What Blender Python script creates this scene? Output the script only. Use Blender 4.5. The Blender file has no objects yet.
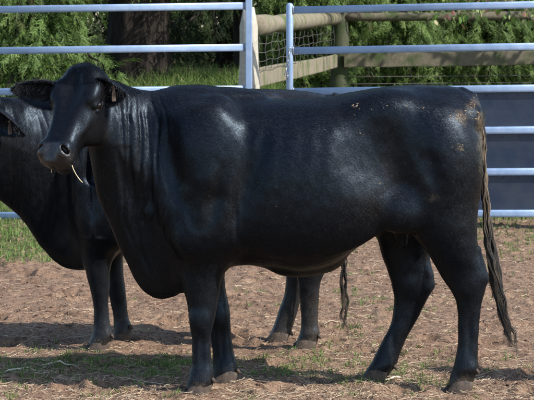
import bpy, math, random
import numpy as np
from mathutils import Vector, Matrix

random.seed(7)
RNG = np.random.default_rng(11)
C = bpy.context.scene.collection
SC = bpy.context.scene

# ------------------------------------------------------------------ camera
F_PX = 2000.0                      # focal length in photo pixels (534 wide)
CAM_H = 1.55
PITCH = math.atan(169.0 / F_PX)
cam_d = bpy.data.cameras.new('camera')
cam_d.sensor_width = 36.0
cam_d.lens = 36.0 * F_PX / 534.0
cam_d.clip_start = 0.1
cam_d.clip_end = 800.0
cam = bpy.data.objects.new('camera', cam_d)
C.objects.link(cam)
cam.location = (0, 0, CAM_H)
cam.rotation_euler = (math.pi / 2 - PITCH, 0, 0)
SC.camera = cam
cam_d.dof.use_dof = True
cam_d.dof.focus_distance = 8.6
cam_d.dof.aperture_fstop = 20.0

# ------------------------------------------------------------------ light
SUN_EL = math.radians(41)
SUN_AZ = math.radians(118)         # clockwise from +Y: from the right, a little from the camera's side
world = bpy.data.worlds.new('World')
SC.world = world
world.use_nodes = True
nt = world.node_tree
sky = nt.nodes.new('ShaderNodeTexSky')
sky.sky_type = 'NISHITA'
sky.sun_disc = False
sky.sun_elevation = SUN_EL
sky.sun_rotation = SUN_AZ
sky.air_density = 1.0
sky.dust_density = 0.6
sky.ozone_density = 1.4
nt.links.new(sky.outputs[0], nt.nodes['Background'].inputs[0])
nt.nodes['Background'].inputs[1].default_value = 0.15
sl = bpy.data.lights.new('sun', 'SUN')
sl.energy = 4.2
sl.angle = math.radians(0.5)
sl.color = (1.0, 0.955, 0.89)
sun = bpy.data.objects.new('sun', sl)
C.objects.link(sun)
sdir = Vector((math.sin(SUN_AZ) * math.cos(SUN_EL), math.cos(SUN_AZ) * math.cos(SUN_EL), math.sin(SUN_EL)))
sun.rotation_euler = (-sdir).to_track_quat('-Z', 'Y').to_euler()
sun.location = (8, -4, 9)
SC.view_settings.view_transform = 'Standard'
SC.view_settings.look = 'None'
SC.view_settings.gamma = 1.0
SC.view_settings.exposure = 0.92
SC.view_settings.use_curve_mapping = False

# ------------------------------------------------------------------ helpers
CP, SP = math.cos(PITCH), math.sin(PITCH)

def at(px, py, Y):
    """world point of a photograph position at distance Y (used for measuring the place)"""
    a = (px - 267.0) / F_PX
    b = (200.0 - py) / F_PX
    t = Y / (CP + b * SP)
    return Vector((a * t, Y, CAM_H + t * (-SP + b * CP)))

def to_px(P):
    P = np.asarray(P, float)
    x = P[..., 0]; y = P[..., 1]; z = P[..., 2] - CAM_H
    d = y * CP - z * SP
    u = y * SP + z * CP
    return 267 + F_PX * x / d, 200 - F_PX * u / d

def tag(o, label=None, cat=None, group=None, kind=None):
    if label: o['label'] = label
    if cat: o['category'] = cat
    if group: o['group'] = group
    if kind: o['kind'] = kind
    return o

def obj(name, mesh, parent=None, mats=()):
    for m in mats:
        if m.name not in [x.name for x in mesh.materials if x]:
            mesh.materials.append(m)
    o = bpy.data.objects.new(name, mesh)
    C.objects.link(o)
    if parent is not None:
        o.parent = parent
        o.matrix_parent_inverse = Matrix.Translation(parent.location).inverted() if parent.rotation_euler[:] == (0, 0, 0) else parent.matrix_basis.inverted()
    return o

def empty(name, loc=(0, 0, 0), rz=0.0):
    e = bpy.data.objects.new(name, None)
    e.empty_display_size = 0.2
    C.objects.link(e)
    e.location = loc
    e.rotation_euler = (0, 0, rz)
    return e

def mesh_np(name, V, faces, smooth=True):
    """faces: list of index arrays, each (n,3) or (n,4)"""
    V = np.asarray(V, np.float32)
    me = bpy.data.meshes.new(name)
    me.vertices.add(len(V))
    me.vertices.foreach_set('co', V.ravel())
    if not isinstance(faces, list): faces = [faces]
    faces = [np.asarray(f, np.int32) for f in faces if len(f)]
    loops = np.concatenate([f.ravel() for f in faces])
    tot = np.concatenate([np.full(len(f), f.shape[1], np.int32) for f in faces])
    st = np.concatenate([[0], np.cumsum(tot)[:-1]]).astype(np.int32)
    me.loops.add(len(loops))
    me.loops.foreach_set('vertex_index', loops)
    me.polygons.add(len(tot))
    me.polygons.foreach_set('loop_start', st)
    me.polygons.foreach_set('loop_total', tot)
    me.polygons.foreach_set('use_smooth', np.full(len(tot), smooth, bool))
    me.update(calc_edges=True)
    me.validate()
    return me

class MB:
    """collects shapes into one mesh"""
    def __init__(s): s.v = []; s.q = []; s.t = []; s.n = 0
    def add(s, V, quads=(), tris=()):
        V = np.asarray(V, float)
        if len(quads): s.q.append(np.asarray(quads, int) + s.n)
        if len(tris): s.t.append(np.asarray(tris, int) + s.n)
        s.v.append(V); s.n += len(V)
    def mesh(s, name, smooth=True):
        f = []
        if s.q: f.append(np.concatenate(s.q))
        if s.t: f.append(np.concatenate(s.t))
        return mesh_np(name, np.concatenate(s.v), f, smooth)

def basis(d):
    d = np.asarray(d, float); d = d / np.linalg.norm(d)
    r = np.array([0, 0, 1.0]) if abs(d[2]) < 0.9 else np.array([1.0, 0, 0])
    u = np.cross(d, r); u /= np.linalg.norm(u)
    return d, u, np.cross(u, d)

def tube(mb, pts, rad, seg=8, cap=True, prof=None):
    """swept tube; prof: optional list of (a,b) offsets (unit) replacing the circle"""
    pts = np.asarray(pts, float); n = len(pts)
    rad = np.full(n, rad) if np.isscalar(rad) else np.asarray(rad, float)
    tg = np.gradient(pts, axis=0)
    d, u, w = basis(tg[0])
    V = []
    if prof is None:
        an = np.linspace(0, 2 * np.pi, seg, endpoint=False)
        prof_ = np.stack([np.cos(an), np.sin(an)], 1)
    else:
        prof_ = np.asarray(prof, float); seg = len(prof_)
    for i in range(n):
        t = tg[i] / (np.linalg.norm(tg[i]) + 1e-9)
        u = u - t * np.dot(u, t); u /= np.linalg.norm(u)
        w = np.cross(u, t)
        V.append(pts[i] + rad[i] * (prof_[:, :1] * u + prof_[:, 1:] * w))
    V = np.concatenate(V)
    Q = []
    for i in range(n - 1):
        for j in range(seg):
            k = (j + 1) % seg
            Q.append((i * seg + j, i * seg + k, (i + 1) * seg + k, (i + 1) * seg + j))
    T = []
    if cap:
        V = np.concatenate([V, [pts[0]], [pts[-1]]])
        for j in range(seg):
            k = (j + 1) % seg
            T.append((n * seg, k, j)); T.append((n * seg + 1, (n - 1) * seg + j, (n - 1) * seg + k))
    mb.add(V, Q, T)

def box(mb, c, half, bev=0.004, R=None):
    """bevelled box"""
    hx, hy, hz = half; b = min(bev, 0.45 * min(half))
    V = []; 
    corners = [(sx, sy, sz) for sx in (-1, 1) for sy in (-1, 1) for sz in (-1, 1)]
    idx = {}
    for s in corners:
        for ax in range(3):
            p = [s[0] * (hx - b), s[1] * (hy - b), s[2] * (hz - b)]
            p[ax] = s[ax] * (hx, hy, hz)[ax]
            idx[(s, ax)] = len(V); V.append(p)
    Q = []; T = []
    for ax in range(3):
        o = [a for a in range(3) if a != ax]
        for sg in (-1, 1):
            ring = []
            for (a, bb) in ((-1, -1), (1, -1), (1, 1), (-1, 1)):
                s = [0, 0, 0]; s[ax] = sg; s[o[0]] = a; s[o[1]] = bb
                ring.append(idx[(tuple(s), ax)])
            flip = (sg > 0) == (ax != 1)
            Q.append(ring if flip else ring[::-1])
    for ax in range(3):                       # edges along ax
        o = [a for a in range(3) if a != ax]
        for a in (-1, 1):
            for bb in (-1, 1):
                s0 = [0, 0, 0]; s1 = [0, 0, 0]
                s0[ax] = -1; s1[ax] = 1
                for s in (s0, s1): s[o[0]] = a; s[o[1]] = bb
                s0 = tuple(s0); s1 = tuple(s1)
                Q.append([idx[(s0, o[0])], idx[(s1, o[0])], idx[(s1, o[1])], idx[(s0, o[1])]])
    for s in corners: T.append([idx[(s, 0)], idx[(s, 1)], idx[(s, 2)]])
    V = np.array(V)
    # consistent outward winding
    def fix(fs):
        out = []
        for f in fs:
            p = V[list(f)]; nrm = np.cross(p[1] - p[0], p[2] - p[0])
            out.append(f if np.dot(nrm, p.mean(0)) > 0 else f[::-1])
        return out
    Q = fix(Q); T = fix(T)
    if R is not None: V = V @ np.asarray(R).T
    mb.add(V + np.asarray(c, float), Q, T)

def pchip(x, y, xi):
    x = np.asarray(x, float); y = np.asarray(y, float)
    h = np.diff(x); d = np.diff(y) / h
    m = np.zeros_like(y)
    for i in range(1, len(x) - 1):
        if d[i - 1] * d[i] > 0:
            w1 = 2 * h[i] + h[i - 1]; w2 = h[i] + 2 * h[i - 1]
            m[i] = (w1 + w2) / (w1 / d[i - 1] + w2 / d[i])
    m[0] = d[0]; m[-1] = d[-1]
    xi = np.clip(xi, x[0], x[-1])
    k = np.clip(np.searchsorted(x, xi) - 1, 0, len(x) - 2)
    t = (xi - x[k]) / h[k]
    return ((2 * t**3 - 3 * t**2 + 1) * y[k] + (t**3 - 2 * t**2 + t) * h[k] * m[k]
            + (-2 * t**3 + 3 * t**2) * y[k + 1] + (t**3 - t**2) * h[k] * m[k + 1])

def snoise(P, scale, seed, octaves=3):
    """smooth pseudo noise from random sines, about -1..1"""
    r = np.random.default_rng(seed); out = 0; a = 1.0; tot = 0
    P = np.asarray(P, float)
    for o in range(octaves):
        for k in range(5):
            d = r.normal(size=P.shape[-1]); d /= np.linalg.norm(d)
            out = out + a * np.sin((P @ d) * scale * (0.7 + 0.6 * r.random()) * 2 * np.pi + r.random() * 6.28)
            tot += a
        a *= 0.55; scale *= 2.1
    return out / tot * 2.2

# ------------------------------------------------------------------ material helpers
def mat(name):
    m = bpy.data.materials.new(name)
    m.use_nodes = True
    n = m.node_tree.nodes; l = m.node_tree.links
    return m, n, l, n['Principled BSDF']

def nd(n, typ, **kw):
    x = n.new(typ)
    for k, v in kw.items():
        if k in x.inputs: x.inputs[k].default_value = v
        else: setattr(x, k, v)
    return x

def coords(n, l, scale=(1, 1, 1), which='Object', rot=(0, 0, 0)):
    tc = n.new('ShaderNodeTexCoord'); mp = n.new('ShaderNodeMapping')
    mp.inputs['Scale'].default_value = scale
    mp.inputs['Rotation'].default_value = rot
    l.new(tc.outputs[which], mp.inputs[0])
    return mp.outputs[0]

def noise(n, l, vec, scale, detail=4, rough=0.55, dist=0.0):
    x = n.new('ShaderNodeTexNoise')
    x.inputs['Scale'].default_value = scale; x.inputs['Detail'].default_value = detail
    x.inputs['Roughness'].default_value = rough; x.inputs['Distortion'].default_value = dist
    l.new(vec, x.inputs['Vector'])
    return x.outputs['Fac']

def ramp(n, l, fac, stops):
    x = n.new('ShaderNodeValToRGB')
    e = x.color_ramp.elements
    while len(e) < len(stops): e.new(0.5)
    for i, (p, c) in enumerate(stops):
        e[i].position = p
        e[i].color = (c, c, c, 1) if np.isscalar(c) else (*c, 1)
    l.new(fac, x.inputs[0])
    return x.outputs[0]

def mix(n, l, fac, a, b, mode='MIX'):
    x = n.new('ShaderNodeMix'); x.data_type = 'RGBA'; x.blend_type = mode
    for s, v in ((x.inputs[0], fac), (x.inputs[6], a), (x.inputs[7], b)):
        if hasattr(v, 'is_output') or isinstance(v, bpy.types.NodeSocket): l.new(v, s)
        else: s.default_value = v if np.isscalar(v) else (*v, 1)[:4]
    return x.outputs[2]

def math_(n, l, op, a, b=0.0, clamp=False):
    x = n.new('ShaderNodeMath'); x.operation = op; x.use_clamp = clamp
    for s, v in ((x.inputs[0], a), (x.inputs[1], b)):
        if isinstance(v, bpy.types.NodeSocket): l.new(v, s)
        else: s.default_value = v
    return x.outputs[0]

def bump(n, l, h, strength, dist, prev=None):
    x = n.new('ShaderNodeBump')
    x.inputs['Strength'].default_value = strength; x.inputs['Distance'].default_value = dist
    l.new(h, x.inputs['Height'])
    if prev is not None: l.new(prev, x.inputs['Normal'])
    return x.outputs[0]

def simple(name, c, rough, spec=0.5, metallic=0.0, nscale=30, namt=0.25, bstr=0.2, bdist=0.003, c2=None):
    m, n, l, b = mat(name)
    vec = coords(n, l)
    f = noise(n, l, vec, nscale, 5, 0.6)
    c2 = c2 or tuple(x * (1 - namt) for x in c)
    l.new(mix(n, l, ramp(n, l, f, [(0.35, 0.0), (0.65, 1.0)]), c, c2), b.inputs['Base Color'])
    b.inputs['Roughness'].default_value = rough
    b.inputs['Specular IOR Level'].default_value = spec
    b.inputs['Metallic'].default_value = metallic
    if bstr: l.new(bump(n, l, noise(n, l, vec, nscale * 2.3, 4), bstr, bdist), b.inputs['Normal'])
    return m

# ------------------------------------------------------------------ ground
def axis_coords(lo, hi, step, far, grow=1.16):
    c = list(np.arange(lo, hi + 1e-6, step))
    d = step; x = hi
    while x < far[1]: d *= grow; x += d; c.append(x)
    d = step; x = lo; pre = []
    while x > far[0]: d *= grow; x -= d; pre.append(x)
    return np.array(pre[::-1] + c)
GX = axis_coords(-2.6, 2.6, 0.015, (-160, 160), 1.22)
GY = axis_coords(7.6, 10.6, 0.014, (-60, 10.7), 1.2)
GY = np.concatenate([GY[GY < 10.6], axis_coords(10.6, 17.0, 0.028, (10.6, 220), 1.2)])
def bank(x, y):
    t = np.clip((y - 19.4) / 2.6, 0, 1)
    return (0.86 - 0.5 * np.clip((np.asarray(x) + 0.1) / 0.8, 0, 1)) * t * t * (3 - 2 * t) + 0.012 * np.clip(y - 22, 0, 40)
XX, YY = np.meshgrid(GX, GY, indexing='ij')
P2 = np.stack([XX, YY], -1)
near = np.clip((30 - YY) / 10, 0, 1) * np.clip((14 - np.abs(XX)) / 6, 0, 1)
GZ = bank(XX, YY) + near * (0.010 * snoise(P2, 0.9, 101, 2) + 0.008 * snoise(P2, 3.2, 102, 3) + 0.0046 * snoise(P2, 9.0, 103, 3) * (0.4 + 0.6 * np.clip(snoise(P2, 0.8, 105, 2) + 0.5, 0, 1)) + 0.003 * snoise(P2, 24.0, 104, 2))
hr = np.random.default_rng(5)
hoofs_at = []
for q in range(620):                                    # hoof prints trodden into the soil
    hx, hy = hr.uniform(-3, 3), hr.uniform(7.6, 16.2)
    a = hr.uniform(0, 6.28); r0 = hr.uniform(0.045, 0.075); dp = hr.uniform(0.010, 0.036)
    i0, i1 = np.searchsorted(GX, [hx - 0.2, hx + 0.2]); j0, j1 = np.searchsorted(GY, [hy - 0.2, hy + 0.2])
    dx = XX[i0:i1, j0:j1] - hx; dy = YY[i0:i1, j0:j1] - hy
    u = dx * math.cos(a) + dy * math.sin(a); v = -dx * math.sin(a) + dy * math.cos(a)
    d = np.sqrt((u / 1.3)**2 + v**2) / r0
    GZ[i0:i1, j0:j1] += -dp * np.exp(-d**4) + 0.45 * dp * np.exp(-((d - 1.35) / 0.3)**2) + 0.3 * dp * np.exp(-(v / 0.012)**2) * np.exp(-d**4)
STANDS = [(457, 8.47), (372, 8.74), (196, 8.455), (223, 8.72), (302, 9.59), (276, 9.86), (96.5, 9.59), (119.5, 9.88)]
for (px, y_) in STANDS:                                 # level where the hooves stand
    x_ = at(px, 395, y_).x
    w = np.exp(-(((XX - x_) / 0.13)**2 + ((YY - y_) / 0.13)**2)**1.5)
    GZ = GZ * (1 - w) + 0.010 * w + 0.020 * np.exp(-((np.sqrt((XX - x_)**2 + (YY - y_)**2) - 0.11) / 0.035)**2) * (0.5 + 0.5 * np.sin(np.arctan2(YY - y_, XX - x_) * 3 + px))
def gz(x, y):
    x = np.asarray(x, float); y = np.asarray(y, float)
    i = np.clip(np.searchsorted(GX, x) - 1, 0, len(GX) - 2); j = np.clip(np.searchsorted(GY, y) - 1, 0, len(GY) - 2)
    u = (x - GX[i]) / (GX[i + 1] - GX[i]); v = (y - GY[j]) / (GY[j + 1] - GY[j])
    return (GZ[i, j] * (1 - u) + GZ[i + 1, j] * u) * (1 - v) + (GZ[i, j + 1] * (1 - u) + GZ[i + 1, j + 1] * u) * v
def grassy(x, y):
    """0..1 how grassy the ground is"""
    P = np.stack([np.asarray(x, float), np.asarray(y, float)], -1)
    n = snoise(P, 0.55, 301, 3); n2_ = snoise(P, 1.6, 302, 2)
    g = 0.08 + 0.32 * np.clip(n, 0, 1) + 0.13 * n2_
    g = g + np.clip((P[..., 1] - 13.0) / 1.2, 0, 1) * np.clip((-0.75 - P[..., 0]) / 0.5, 0, 1) * 1.0
    g = g + np.clip((P[..., 1] - 13.8) / 1.5, 0, 1) * 0.25 + np.clip((P[..., 1] - 16.3) / 0.6, 0, 1)
    # worn green patch by the feet of the two animals
    g = g + 0.55 * np.exp(-((P[..., 0] + 0.45) / 0.38)**2 - ((P[..., 1] - 9.15) / 0.28)**2) + 0.35 * np.exp(-((P[..., 0] + 0.95) / 0.4)**2 - ((P[..., 1] - 9.3) / 0.2)**2)
    g = g - 0.35 * np.exp(-((P[..., 0] + 0.9) / 0.9)**2 - ((P[..., 1] - 11.6) / 1.3)**2)
    return np.clip(g, 0, 1)

def soil_material():
    m, n, l, b = mat('trodden_soil')
    vec = coords(n, l)
    big = noise(n, l, vec, 0.9, 5, 0.6)
    c = mix(n, l, ramp(n, l, big, [(0.35, 0.0), (0.65, 1.0)]), (0.145, 0.085, 0.054), (0.205, 0.130, 0.086))
    med = noise(n, l, vec, 9, 6, 0.65)
    c = mix(n, l, ramp(n, l, med, [(0.35, 0.0), (0.7, 1.0)]), c, (0.27, 0.175, 0.118))
    dark = noise(n, l, vec, 22, 5, 0.7)
    c = mix(n, l, ramp(n, l, dark, [(0.36, 1.0), (0.50, 0.0)]), c, (0.075, 0.043, 0.030))
    # chaff: pale short flecks
    sv = coords(n, l, (1.0, 3.0, 1.0), rot=(0, 0, 0.5)); f1 = noise(n, l, sv, 70, 3, 0.6)
    sv2 = coords(n, l, (3.0, 1.0, 1.0), rot=(0, 0, 0.3)); f2_ = noise(n, l, sv2, 60, 3, 0.6)
    fl = math_(n, l, 'MAXIMUM', ramp(n, l, f1, [(0.56, 0.0), (0.66, 1.0)]), ramp(n, l, f2_, [(0.57, 0.0), (0.67, 1.0)]))
    fl = math_(n, l, 'MULTIPLY', fl, ramp(n, l, noise(n, l, vec, 1.7, 4), [(0.4, 0.15), (0.62, 0.75)]))
    c = mix(n, l, fl, c, (0.40, 0.30, 0.19))
    a = n.new('ShaderNodeAttribute'); a.attribute_name = 'grassy'
    gm = math_(n, l, 'MULTIPLY', ramp(n, l, a.outputs['Fac'], [(0.35, 0.0), (0.8, 1.0)]), ramp(n, l, noise(n, l, vec, 30, 4), [(0.35, 0.1), (0.6, 0.85)]), True)
    c = mix(n, l, gm, c, (0.075, 0.095, 0.03))
    l.new(c, b.inputs['Base Color'])
    b.inputs['Roughness'].default_value = 0.95
    b.inputs['Specular IOR Level'].default_value = 0.15
    nb = bump(n, l, noise(n, l, vec, 14, 6, 0.7), 1.0, 0.03)
    nb = bump(n, l, noise(n, l, vec, 75, 5, 0.7), 0.9, 0.009, nb)
    l.new(nb, b.inputs['Normal'])
    return m
nx_, ny_ = len(GX), len(GY)
ii, jj = np.meshgrid(np.arange(nx_ - 1), np.arange(ny_ - 1), indexing='ij')
k00 = (ii * ny_ + jj).ravel()
gm = mesh_np('ground', np.stack([XX, YY, GZ], -1).reshape(-1, 3), [np.stack([k00, k00 + ny_, k00 + ny_ + 1, k00 + 1], 1)])
gm.attributes.new('grassy', 'FLOAT', 'POINT').data.foreach_set('value', grassy(XX.ravel(), YY.ravel()).astype(np.float32))
gm.materials.append(soil_material())
ground = obj('ground', gm); tag(ground, kind='structure')

def tinted(name, stops, rough=0.8, transl=0.0, spec=0.3):
    """colour by a per-piece random attribute 'tint'"""
    m, n, l, b = mat(name)
    a = n.new('ShaderNodeAttribute'); a.attribute_name = 'tint'
    c = ramp(n, l, a.outputs['Fac'], stops)
    l.new(c, b.inputs['Base Color'])
    b.inputs['Roughness'].default_value = rough
    b.inputs['Specular IOR Level'].default_value = spec
    if transl:
        t = n.new('ShaderNodeBsdfTranslucent'); l.new(c, t.inputs[0])
        mx = n.new('ShaderNodeMixShader'); mx.inputs[0].default_value = transl
        l.new(b.outputs[0], mx.inputs[1]); l.new(t.outputs[0], mx.inputs[2])
        l.new(mx.outputs[0], n['Material Output'].inputs[0])
    return m

def set_tint(me, per_vert):
    me.attributes.new('tint', 'FLOAT', 'POINT').data.foreach_set('value', np.asarray(per_vert, np.float32))

def scatter_spots(n, x0, x1, y0, y1, dens, seed):
    r = np.random.default_rng(seed)
    # even in the picture: nearer ground gets more
    y = 1.0 / (1.0 / y1 + r.random(n) * (1.0 / y0 - 1.0 / y1)); x = r.uniform(-1, 1, n) * (0.15 * y + 0.35)
    keep = r.random(n) < dens(x, y)
    return x[keep], y[keep], r

# straw and chaff trodden over the yard
def straw_litter():
    def dens(x, y):
        P = np.stack([x, y], -1)
        d = 0.45 + 0.35 * snoise(P, 0.7, 401, 3)
        d = d + 0.4 * np.clip((9.8 - y) / 0.8, 0, 1) - 0.25 * np.clip((y - 10.5) / 2, 0, 1) * np.clip(0.2 - x, 0, 1)
        return np.clip(d, 0.05, 1)
    x, y, r = scatter_spots(40000, -3, 3, 7.7, 16.5, dens, 61)
    n = len(x)
    L = np.clip(r.lognormal(-3.75, 0.65, n), 0.006, 0.19); wd = r.uniform(0.0005, 0.0015, n); a = r.normal(0.15, 0.9, n)
    bend = r.normal(0, 0.10, n) * L
    d = np.stack([np.cos(a), np.sin(a)], 1); pr = np.stack([-d[:, 1], d[:, 0]], 1)
    V = np.zeros((n, 9, 3))
    for k, t in enumerate((-0.5, 0.0, 0.5)):
        cx = x + d[:, 0] * L * t + pr[:, 0] * bend * (0.25 - t * t); cy = y + d[:, 1] * L * t + pr[:, 1] * bend * (0.25 - t * t)
        zz = gz(cx, cy) + 0.003 + r.random(n) * 0.006 * (1 + (k != 1) * r.random(n) * 1.5)
        V[:, k * 3 + 0] = np.stack([cx - pr[:, 0] * wd, cy - pr[:, 1] * wd, zz], 1)
        V[:, k * 3 + 1] = np.stack([cx, cy, zz + wd * 1.6], 1)
        V[:, k * 3 + 2] = np.stack([cx + pr[:, 0] * wd, cy + pr[:, 1] * wd, zz], 1)
    q = np.array([(0, 3, 4, 1), (1, 4, 5, 2), (3, 6, 7, 4), (4, 7, 8, 5)])
    Q = (q[None] + 9 * np.arange(n)[:, None, None]).reshape(-1, 4)
    me = mesh_np('straw_litter', V.reshape(-1, 3), [Q], False)
    set_tint(me, np.repeat(r.random(n), 9))
    me.materials.append(tinted('straw', [(0.0, (0.14, 0.09, 0.06)), (0.5, (0.26, 0.185, 0.12)), (0.85, (0.33, 0.25, 0.165)), (1.0, (0.46, 0.38, 0.27))], 0.75))
    tag(obj('straw_litter', me), 'pale straw and chaff trodden into the red soil', 'straw', kind='stuff')
straw_litter()

# clods of soil
def clods():
    def dens(x, y):
        P = np.stack([x, y], -1)
        return np.clip(0.4 + 0.4 * snoise(P, 0.6, 411, 3) + 0.3 * np.clip((y - 10) / 2, 0, 1) - 0.8 * grassy(x, y), 0.02, 1)
    x, y, r = scatter_spots(22000, -3, 3, 7.7, 16.3, dens, 62)
    n = len(x); s = np.clip(r.lognormal(-5.55, 0.55, n), 0.0018, 0.017)
    ico = []
    for (z_, rr, m) in ((-0.5, 0.75, 5), (0.15, 1.0, 5), (0.7, 0.55, 5)):
        for j in range(m): ico.append((rr * math.cos(2 * math.pi * (j + 0.5 * (z_ > 0)) / m), rr * math.sin(2 * math.pi * (j + 0.5 * (z_ > 0)) / m), z_ * 0.75))
    ico.append((0, 0, 0.72)); ico = np.array(ico)
    q = [(i * 5 + j, i * 5 + (j + 1) % 5, (i + 1) * 5 + (j + 1) % 5, (i + 1) * 5 + j) for i in range(2) for j in range(5)]
    t = [(10 + j, 10 + (j + 1) % 5, 15) for j in range(5)]
    ico[:, 2] *= 0.7
    V = ico[None] * s[:, None, None] * r.uniform(0.6, 1.4, (n, 16, 1)) * r.uniform(0.7, 1.4, (n, 1, 3))
    V[..., 0] += x[:, None]; V[..., 1] += y[:, None]; V[..., 2] += (gz(x, y) + s * 0.15)[:, None]
    Q = (np.array(q)[None] + 16 * np.arange(n)[:, None, None]).reshape(-1, 4); T = (np.array(t)[None] + 16 * np.arange(n)[:, None, None]).reshape(-1, 3)
    me = mesh_np('soil_clods', V.reshape(-1, 3), [Q, T], True)
    set_tint(me, np.repeat(r.random(n), 16))
    me.materials.append(tinted('clod', [(0.0, (0.07, 0.038, 0.026)), (0.6, (0.16, 0.095, 0.064)), (1.0, (0.26, 0.17, 0.115))], 0.95, spec=0.1))
    tag(obj('soil_clods', me), 'crumbs and clods of reddish brown soil', 'soil', kind='stuff')
clods()

def blades(x, y, r, hmin, hmax, name, label, mtl, wide=0.0022, per=1, lean=0.5):
    n = len(x)
    h = r.uniform(hmin, hmax, n); a = r.uniform(0, 6.28, n); ln = np.abs(r.normal(0, lean, n)) * h
    d = np.stack([np.cos(a), np.sin(a)], 1); b_ = r.uniform(0, 6.28, n); pr = np.stack([np.cos(b_), np.sin(b_)], 1)
    w = wide * r.uniform(0.6, 1.4, n); z0 = gz(x, y) - 0.004
    V = np.zeros((n, 5, 3))
    for k, (t, f) in enumerate(((0, 1.0), (0.55, 0.8))):
        cx = x + d[:, 0] * ln * t * t; cy = y + d[:, 1] * ln * t * t; zz = z0 + h * t
        V[:, k * 2] = np.stack([cx - pr[:, 0] * w * f, cy - pr[:, 1] * w * f, zz], 1)
        V[:, k * 2 + 1] = np.stack([cx + pr[:, 0] * w * f, cy + pr[:, 1] * w * f, zz], 1)
    V[:, 4] = np.stack([x + d[:, 0] * ln, y + d[:, 1] * ln, z0 + h * (1 - 0.25 * np.clip(ln / h, 0, 1))], 1)
    Q = (np.array([(0, 1, 3, 2)])[None] + 5 * np.arange(n)[:, None, None]).reshape(-1, 4); T = (np.array([(2, 3, 4)])[None] + 5 * np.arange(n)[:, None, None]).reshape(-1, 3)
    me = mesh_np(name, V.reshape(-1, 3), [Q, T], False)
    set_tint(me, np.repeat(r.random(n), 5)); me.materials.append(mtl)
    return tag(obj(name, me), label, 'grass', kind='stuff')
M_GRASS = tinted('grass', [(0.0, (0.055, 0.105, 0.02)), (0.5, (0.10, 0.175, 0.035)), (0.88, (0.17, 0.22, 0.06)), (1.0, (0.36, 0.30, 0.16))], 0.6, 0.3)
def tufts():
    def dens(x, y): return np.clip(grassy(x, y)**1.5 * 1.6, 0, 1)
    x, y, r = scatter_spots(16000, -3, 3, 7.7, 16.0, dens, 63)
    x = x[::2]; y = y[::2]; k = 15
    x = np.repeat(x, k) + r.normal(0, 0.016, len(x) * k); y = np.repeat(y, k) + r.normal(0, 0.016, len(y) * k)
    blades(x, y, r, 0.012, 0.042, 'short_grass', 'short patchy grass growing through the trodden soil', M_GRASS, 0.0019, lean=0.9)
    r = np.random.default_rng(64); n = 34000
    y = r.uniform(13.2, 20.8, n); x = r.uniform(-3.4, 3.6, n)
    keep = r.random(n) < grassy(x, y) * np.where(x < -0.9, 1, 0.35 + 0.65 * (y > 16.3)); x = x[keep]; y = y[keep]
    blades(x, y, r, 0.03, 0.085, 'verge_grass', 'green grass along the foot of the steel panels', M_GRASS, 0.0035, lean=0.7)
    r = np.random.default_rng(65); n = 30000
    y = r.uniform(20.6, 23.5, n); x = r.uniform(-4.5, 0.5, n)
    cl = snoise(np.stack([x, y], -1), 1.3, 77, 3) > -0.45; x = x[cl]; y = y[cl]
    blades(x, y, r, 0.10, 0.36, 'bank_grass', 'long grass on the bank behind the steel panels', M_GRASS, 0.0045, lean=0.6)
tufts()

# a few sticks that can be told apart
M_STICK = simple('bleached_stick', (0.62, 0.54, 0.42), 0.8, 0.3, nscale=60, bstr=0.3, c2=(0.42, 0.35, 0.26))
for (px, y_, ln, a, lab) in ((392, 8.72, 0.075, 0.15, 'short bleached stick lying between the hind hooves'),
                             (22, 9.05, 0.17, 0.45, 'thin pale stalk lying slantwise in the shade beside the animals'),
                             (60, 9.22, 0.16, 0.10, 'thin pale stalk lying straight across the green patch')):
    p = at(px, 380, y_); x_ = p.x
    mb = MB(); tt = np.linspace(-0.5, 0.5, 7)
    pts = [(x_ + ln * t * math.cos(a), y_ + ln * t * math.sin(a) + 0.006 * math.sin(5 * t), float(gz(x_ + ln * t * math.cos(a), y_ + ln * t * math.sin(a))) + 0.008) for t in tt]
    tube(mb, pts, [0.003, 0.0045, 0.0042, 0.005, 0.0042, 0.004, 0.0025], 7)
    tag(obj('stick', mb.mesh('stick'), None, [M_STICK]), lab, 'stick')
# ------------------------------------------------------------------ steel yard panels
def steel_material():
    m, n, l, b = mat('galvanised_steel')
    vec = coords(n, l)
    f = noise(n, l, vec, 14, 5, 0.6)
    c = mix(n, l, ramp(n, l, f, [(0.3, 0.0), (0.7, 1.0)]), (0.19, 0.275, 0.42), (0.26, 0.345, 0.49))
    st = noise(n, l, coords(n, l, (5, 5, 40)), 3, 4, 0.7)
    c = mix(n, l, ramp(n, l, st, [(0.60, 0.0), (0.72, 0.75)]), c, (0.26, 0.23, 0.20))
    l.new(c, b.inputs['Base Color'])
    b.inputs['Metallic'].default_value = 0.25
    l.new(ramp(n, l, f, [(0.3, 0.34), (0.7, 0.5)]), b.inputs['Roughness'])
    l.new(bump(n, l, noise(n, l, vec, 60, 3), 0.1, 0.002), b.inputs['Normal'])
    return m
M_STEEL = steel_material()
M_SHEET = simple('dark_sheet', (0.013, 0.024, 0.050), 0.42, 0.5, nscale=5, bstr=0.3, bdist=0.006, c2=(0.032, 0.042, 0.062))
M_WIRE = simple('old_wire', (0.10, 0.095, 0.09), 0.7, 0.3, bstr=0)
M_CHAIN = simple('chain', (0.35, 0.36, 0.38), 0.4, 0.5, metallic=0.8, bstr=0)
RP = [(0.5 * a, b_) for (a, b_) in [(-0.75, -1), (0.75, -1), (1, -0.88), (1.08, -0.4), (1.08, 0.4), (1, 0.88), (0.75, 1), (-0.75, 1), (-1, 0.88), (-1.08, 0.4), (-1.08, -0.4), (-1, -0.88)]]

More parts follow.
